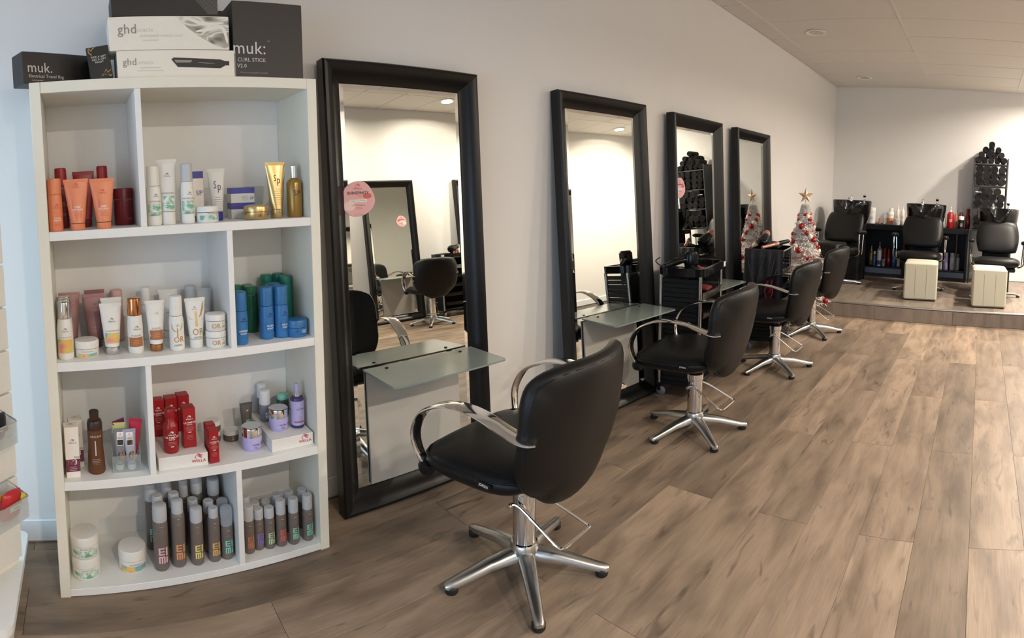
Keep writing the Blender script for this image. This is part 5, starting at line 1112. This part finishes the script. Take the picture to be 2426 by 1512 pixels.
cbot(.385, .337, 490, 534, 'pump', 'orange pump bottle beside the red one', body='orange', cap='pearl', x=8.27)
cbot(.334, .258, 484, 534, 'pump', 'dark plum pump bottle with clear pump head', body='plum', cap='clearcap', x=8.30)
cbot(.322, .240, 507, 536, 'jar', 'black jar with white lid in front of the plum bottle', body='box_black', cap='white', cat='jar', x=8.12)
cbot(.228, .158, 488, 535, 'plain', 'red bottle with pointed cap next to the tall towel rack', body='red', cap='red', shape='neck', cf=.2, x=8.24)
L = dict(low=True)
cbot(1.600, 1.535, 583, 628, 'pump', 'olive brown trigger bottle at the left under the counter', body='oilgold', cap='pearl', **L)
cbot(1.522, 1.486, 595, 629, 'plain', 'small blue bottle with white nozzle under the counter', body='blue', cap='white', shape='neck', cf=.2, x=8.12, **L)
cbot(1.468, 1.410, 593, 629, 'plain', 'white bottle with blue band under the counter', cap='white', band='navy', bt=.36, x=8.12, **L)
cbot(1.505, 1.418, 574, 628, 'pump', 'large grey pump bottle at the back under the counter', body='grey', cap='grey', x=8.28, **L)
cbot(1.412, 1.348, 588, 628, 'plain', 'wide red bottle under the counter', body='red', cap='red', x=8.27, **L)
cbot(1.400, 1.348, 613, 629, 'jar', 'small grey jar in front of the wide red bottle', body='ash', cap='ash', cat='jar', x=8.12, **L)
cbot(1.338, 1.279, 588, 629, 'plain', 'bright red bottle under the counter beside the blue one', body='brred', cap='brred', shape='neck', cf=.12, **L)
cbot(1.262, 1.200, 588, 629, 'plain', 'teal blue bottle under the counter', body='blue', cap='bluelid', shape='neck', cf=.12, **L)
cbot(1.188, 1.136, 592, 629, 'plain', 'white bottle under the counter, half hidden by the middle basin chair', **L)
cbot(.593, .520, 594, 632, 'plain', 'white bottle under the counter right of the middle basin chair', **L)
cbot(.508, .440, 592, 632, 'plain', 'lavender bottle under the counter', body='lav', cap='lav', **L)
cbot(.416, .348, 592, 632, 'plain', 'cream bottle under the counter next to the lavender one', body='cream', cap='pearl', **L)
cbot(.338, .275, 593, 632, 'plain', 'taupe bottle at the right end under the counter', body='grey', cap='taupe', **L)


# ------------------------------------------------------------------ towel rack
RX, RY0, RY1, RZT = 8.20, .150, -.345, 1.945
RK = thing('towel_rack', 'tall dark metal rack filled with rolled black towels against the back wall', 'rack', (RX, (RY0+RY1)/2, ZS))
rw = RY0-RY1; shelf_z = [1.865, 1.553, 1.24, .93]
for s in (-1, 1):
    for dx in (-.13, .13): MB().box((dx, s*(rw/2-.012), (RZT-ZS)/2), (.026, .022, RZT-ZS), .003).build('post', MATS['rack_grey'], RK, ang=0)
    MB().box((0, s*(rw/2-.006), (RZT-ZS)/2+.33), (.25, .004, RZT-ZS-.70), .001).build('side_panel', MATS['rack_grey'], RK, ang=0)
for z in shelf_z+[.50]: MB().box((0, 0, z-ZS-.011), (.27, rw-.046, .022), .003).build('rack_shelf', MATS['rack_grey'], RK, ang=0)
mat('towel_black', (.007, .0065, .0075), .95, var=.35, scale=300, bump=.3); mat('towel_grey', (.018, .0165, .019), .95, var=.3, scale=300, bump=.3); mat('towel_white', '#b9b4aa', .9)
def towel_mesh(m, turns, r, L_):
    mb = MB(); n = int(turns*14); o = []; i_ = []
    for k in range(n+1):
        a = 2*PI*turns*k/n; q = r*(.16+.84*k/n); o.append((q*math.cos(a), q*math.sin(a))); i_.append(((q-r*.115)*math.cos(a), (q-r*.115)*math.sin(a)))
    A = [(-L_/2, y, z) for y, z in o]+[(-L_/2, y, z) for y, z in reversed(i_)]; B = [(L_/2, y, z) for y, z in o]+[(L_/2, y, z) for y, z in reversed(i_)]
    mb.loft([A, B], caps=False)
    for X in (-1, 1):
        vs = [(X*L_/2, y, z) for y, z in o]+[(X*L_/2, y, z) for y, z in i_]; fs = [(k, k+1, n+2+k, n+1+k) for k in range(n)]; mb.add(vs, fs if X > 0 else [tuple(reversed(q)) for q in fs])
    mb.lathe([(0, -L_/2+.006), (r*.9, -L_/2+.008), (r*.92, L_/2-.008), (0, L_/2-.006)], 16, M=Tm(0, 0, 0, 0, PI/2))
    return mb.mesh('towel_roll', MATS[m])
_tw = [towel_mesh('towel_black', 3.1, .0570, .27), towel_mesh('towel_grey', 3.6, .0570, .27), towel_mesh('towel_grey', 3.0, .0465, .26), towel_mesh('towel_black', 2.6, .0465, .26)]
_tr = [.0572, .0572, .047, .047]
def towel(y, z, k, label, grp):
    o = put('rolled_towel', _tw[k], None, (RX-.012+R.uniform(-.02, .01), y, z), (R.uniform(0, 6.2), 0, R.uniform(-.03, .03)))
    tag(o, label, 'towel', grp)
yc = (RY0+RY1)/2; ORD = ('leftmost', 'second from left', 'third from left', 'fourth from left', 'fifth from left'); ROWN = ('bottom', 'second', 'third', 'top')
def shelf_towels(z0, rows, pitch, lift, nm, grp, ks):
    for lv, n in enumerate(rows):
        for i in range(n):
            k = ks[(i+lv*2) % len(ks)]; y = yc-(i-(n-1)/2)*pitch+R.uniform(-.006, .006)
            towel(y, z0+_tr[k]+lv*lift+.001, k, 'rolled dark towel, %s in the %s row %s' % (ORD[i], ROWN[lv], nm) if n > 1 else 'rolled dark towel crowning the heap on top of the tall rack', grp)
shelf_towels(1.865, (5, 4, 3, 1), .0915, .072, 'of the heap on the rack', 'rolled towels heaped on the rack', (2, 3, 2, 3, 3))
shelf_towels(1.553, (4, 4, 4), .108, .087, 'of the second rack level', 'rolled towels on the second level', (0, 1, 0, 1))
shelf_towels(1.240, (4, 4, 3), .108, .087, 'of the third rack level', 'rolled towels on the third level', (0, 1, 1, 0))
shelf_towels(.930, (4, 4, 3), .108, .087, 'of the fourth rack level', 'rolled towels on the fourth level', (1, 0, 0, 1))
t = thing('folded_towel', 'small folded pale cloth at the left on the third level of the tall rack', 'towel', (RX-.145, yc+.155, 1.1855+.093)); t.location.z = 1.240+.205; 
pillow(8, 8, lambda u, v: ((u*.018, v*.045, .012), (0, 0, 1)), lambda u, v: .011*(1-u*u)**.4*(1-v*v)**.4+.001).build('cloth', MATS['towel_white'], t)
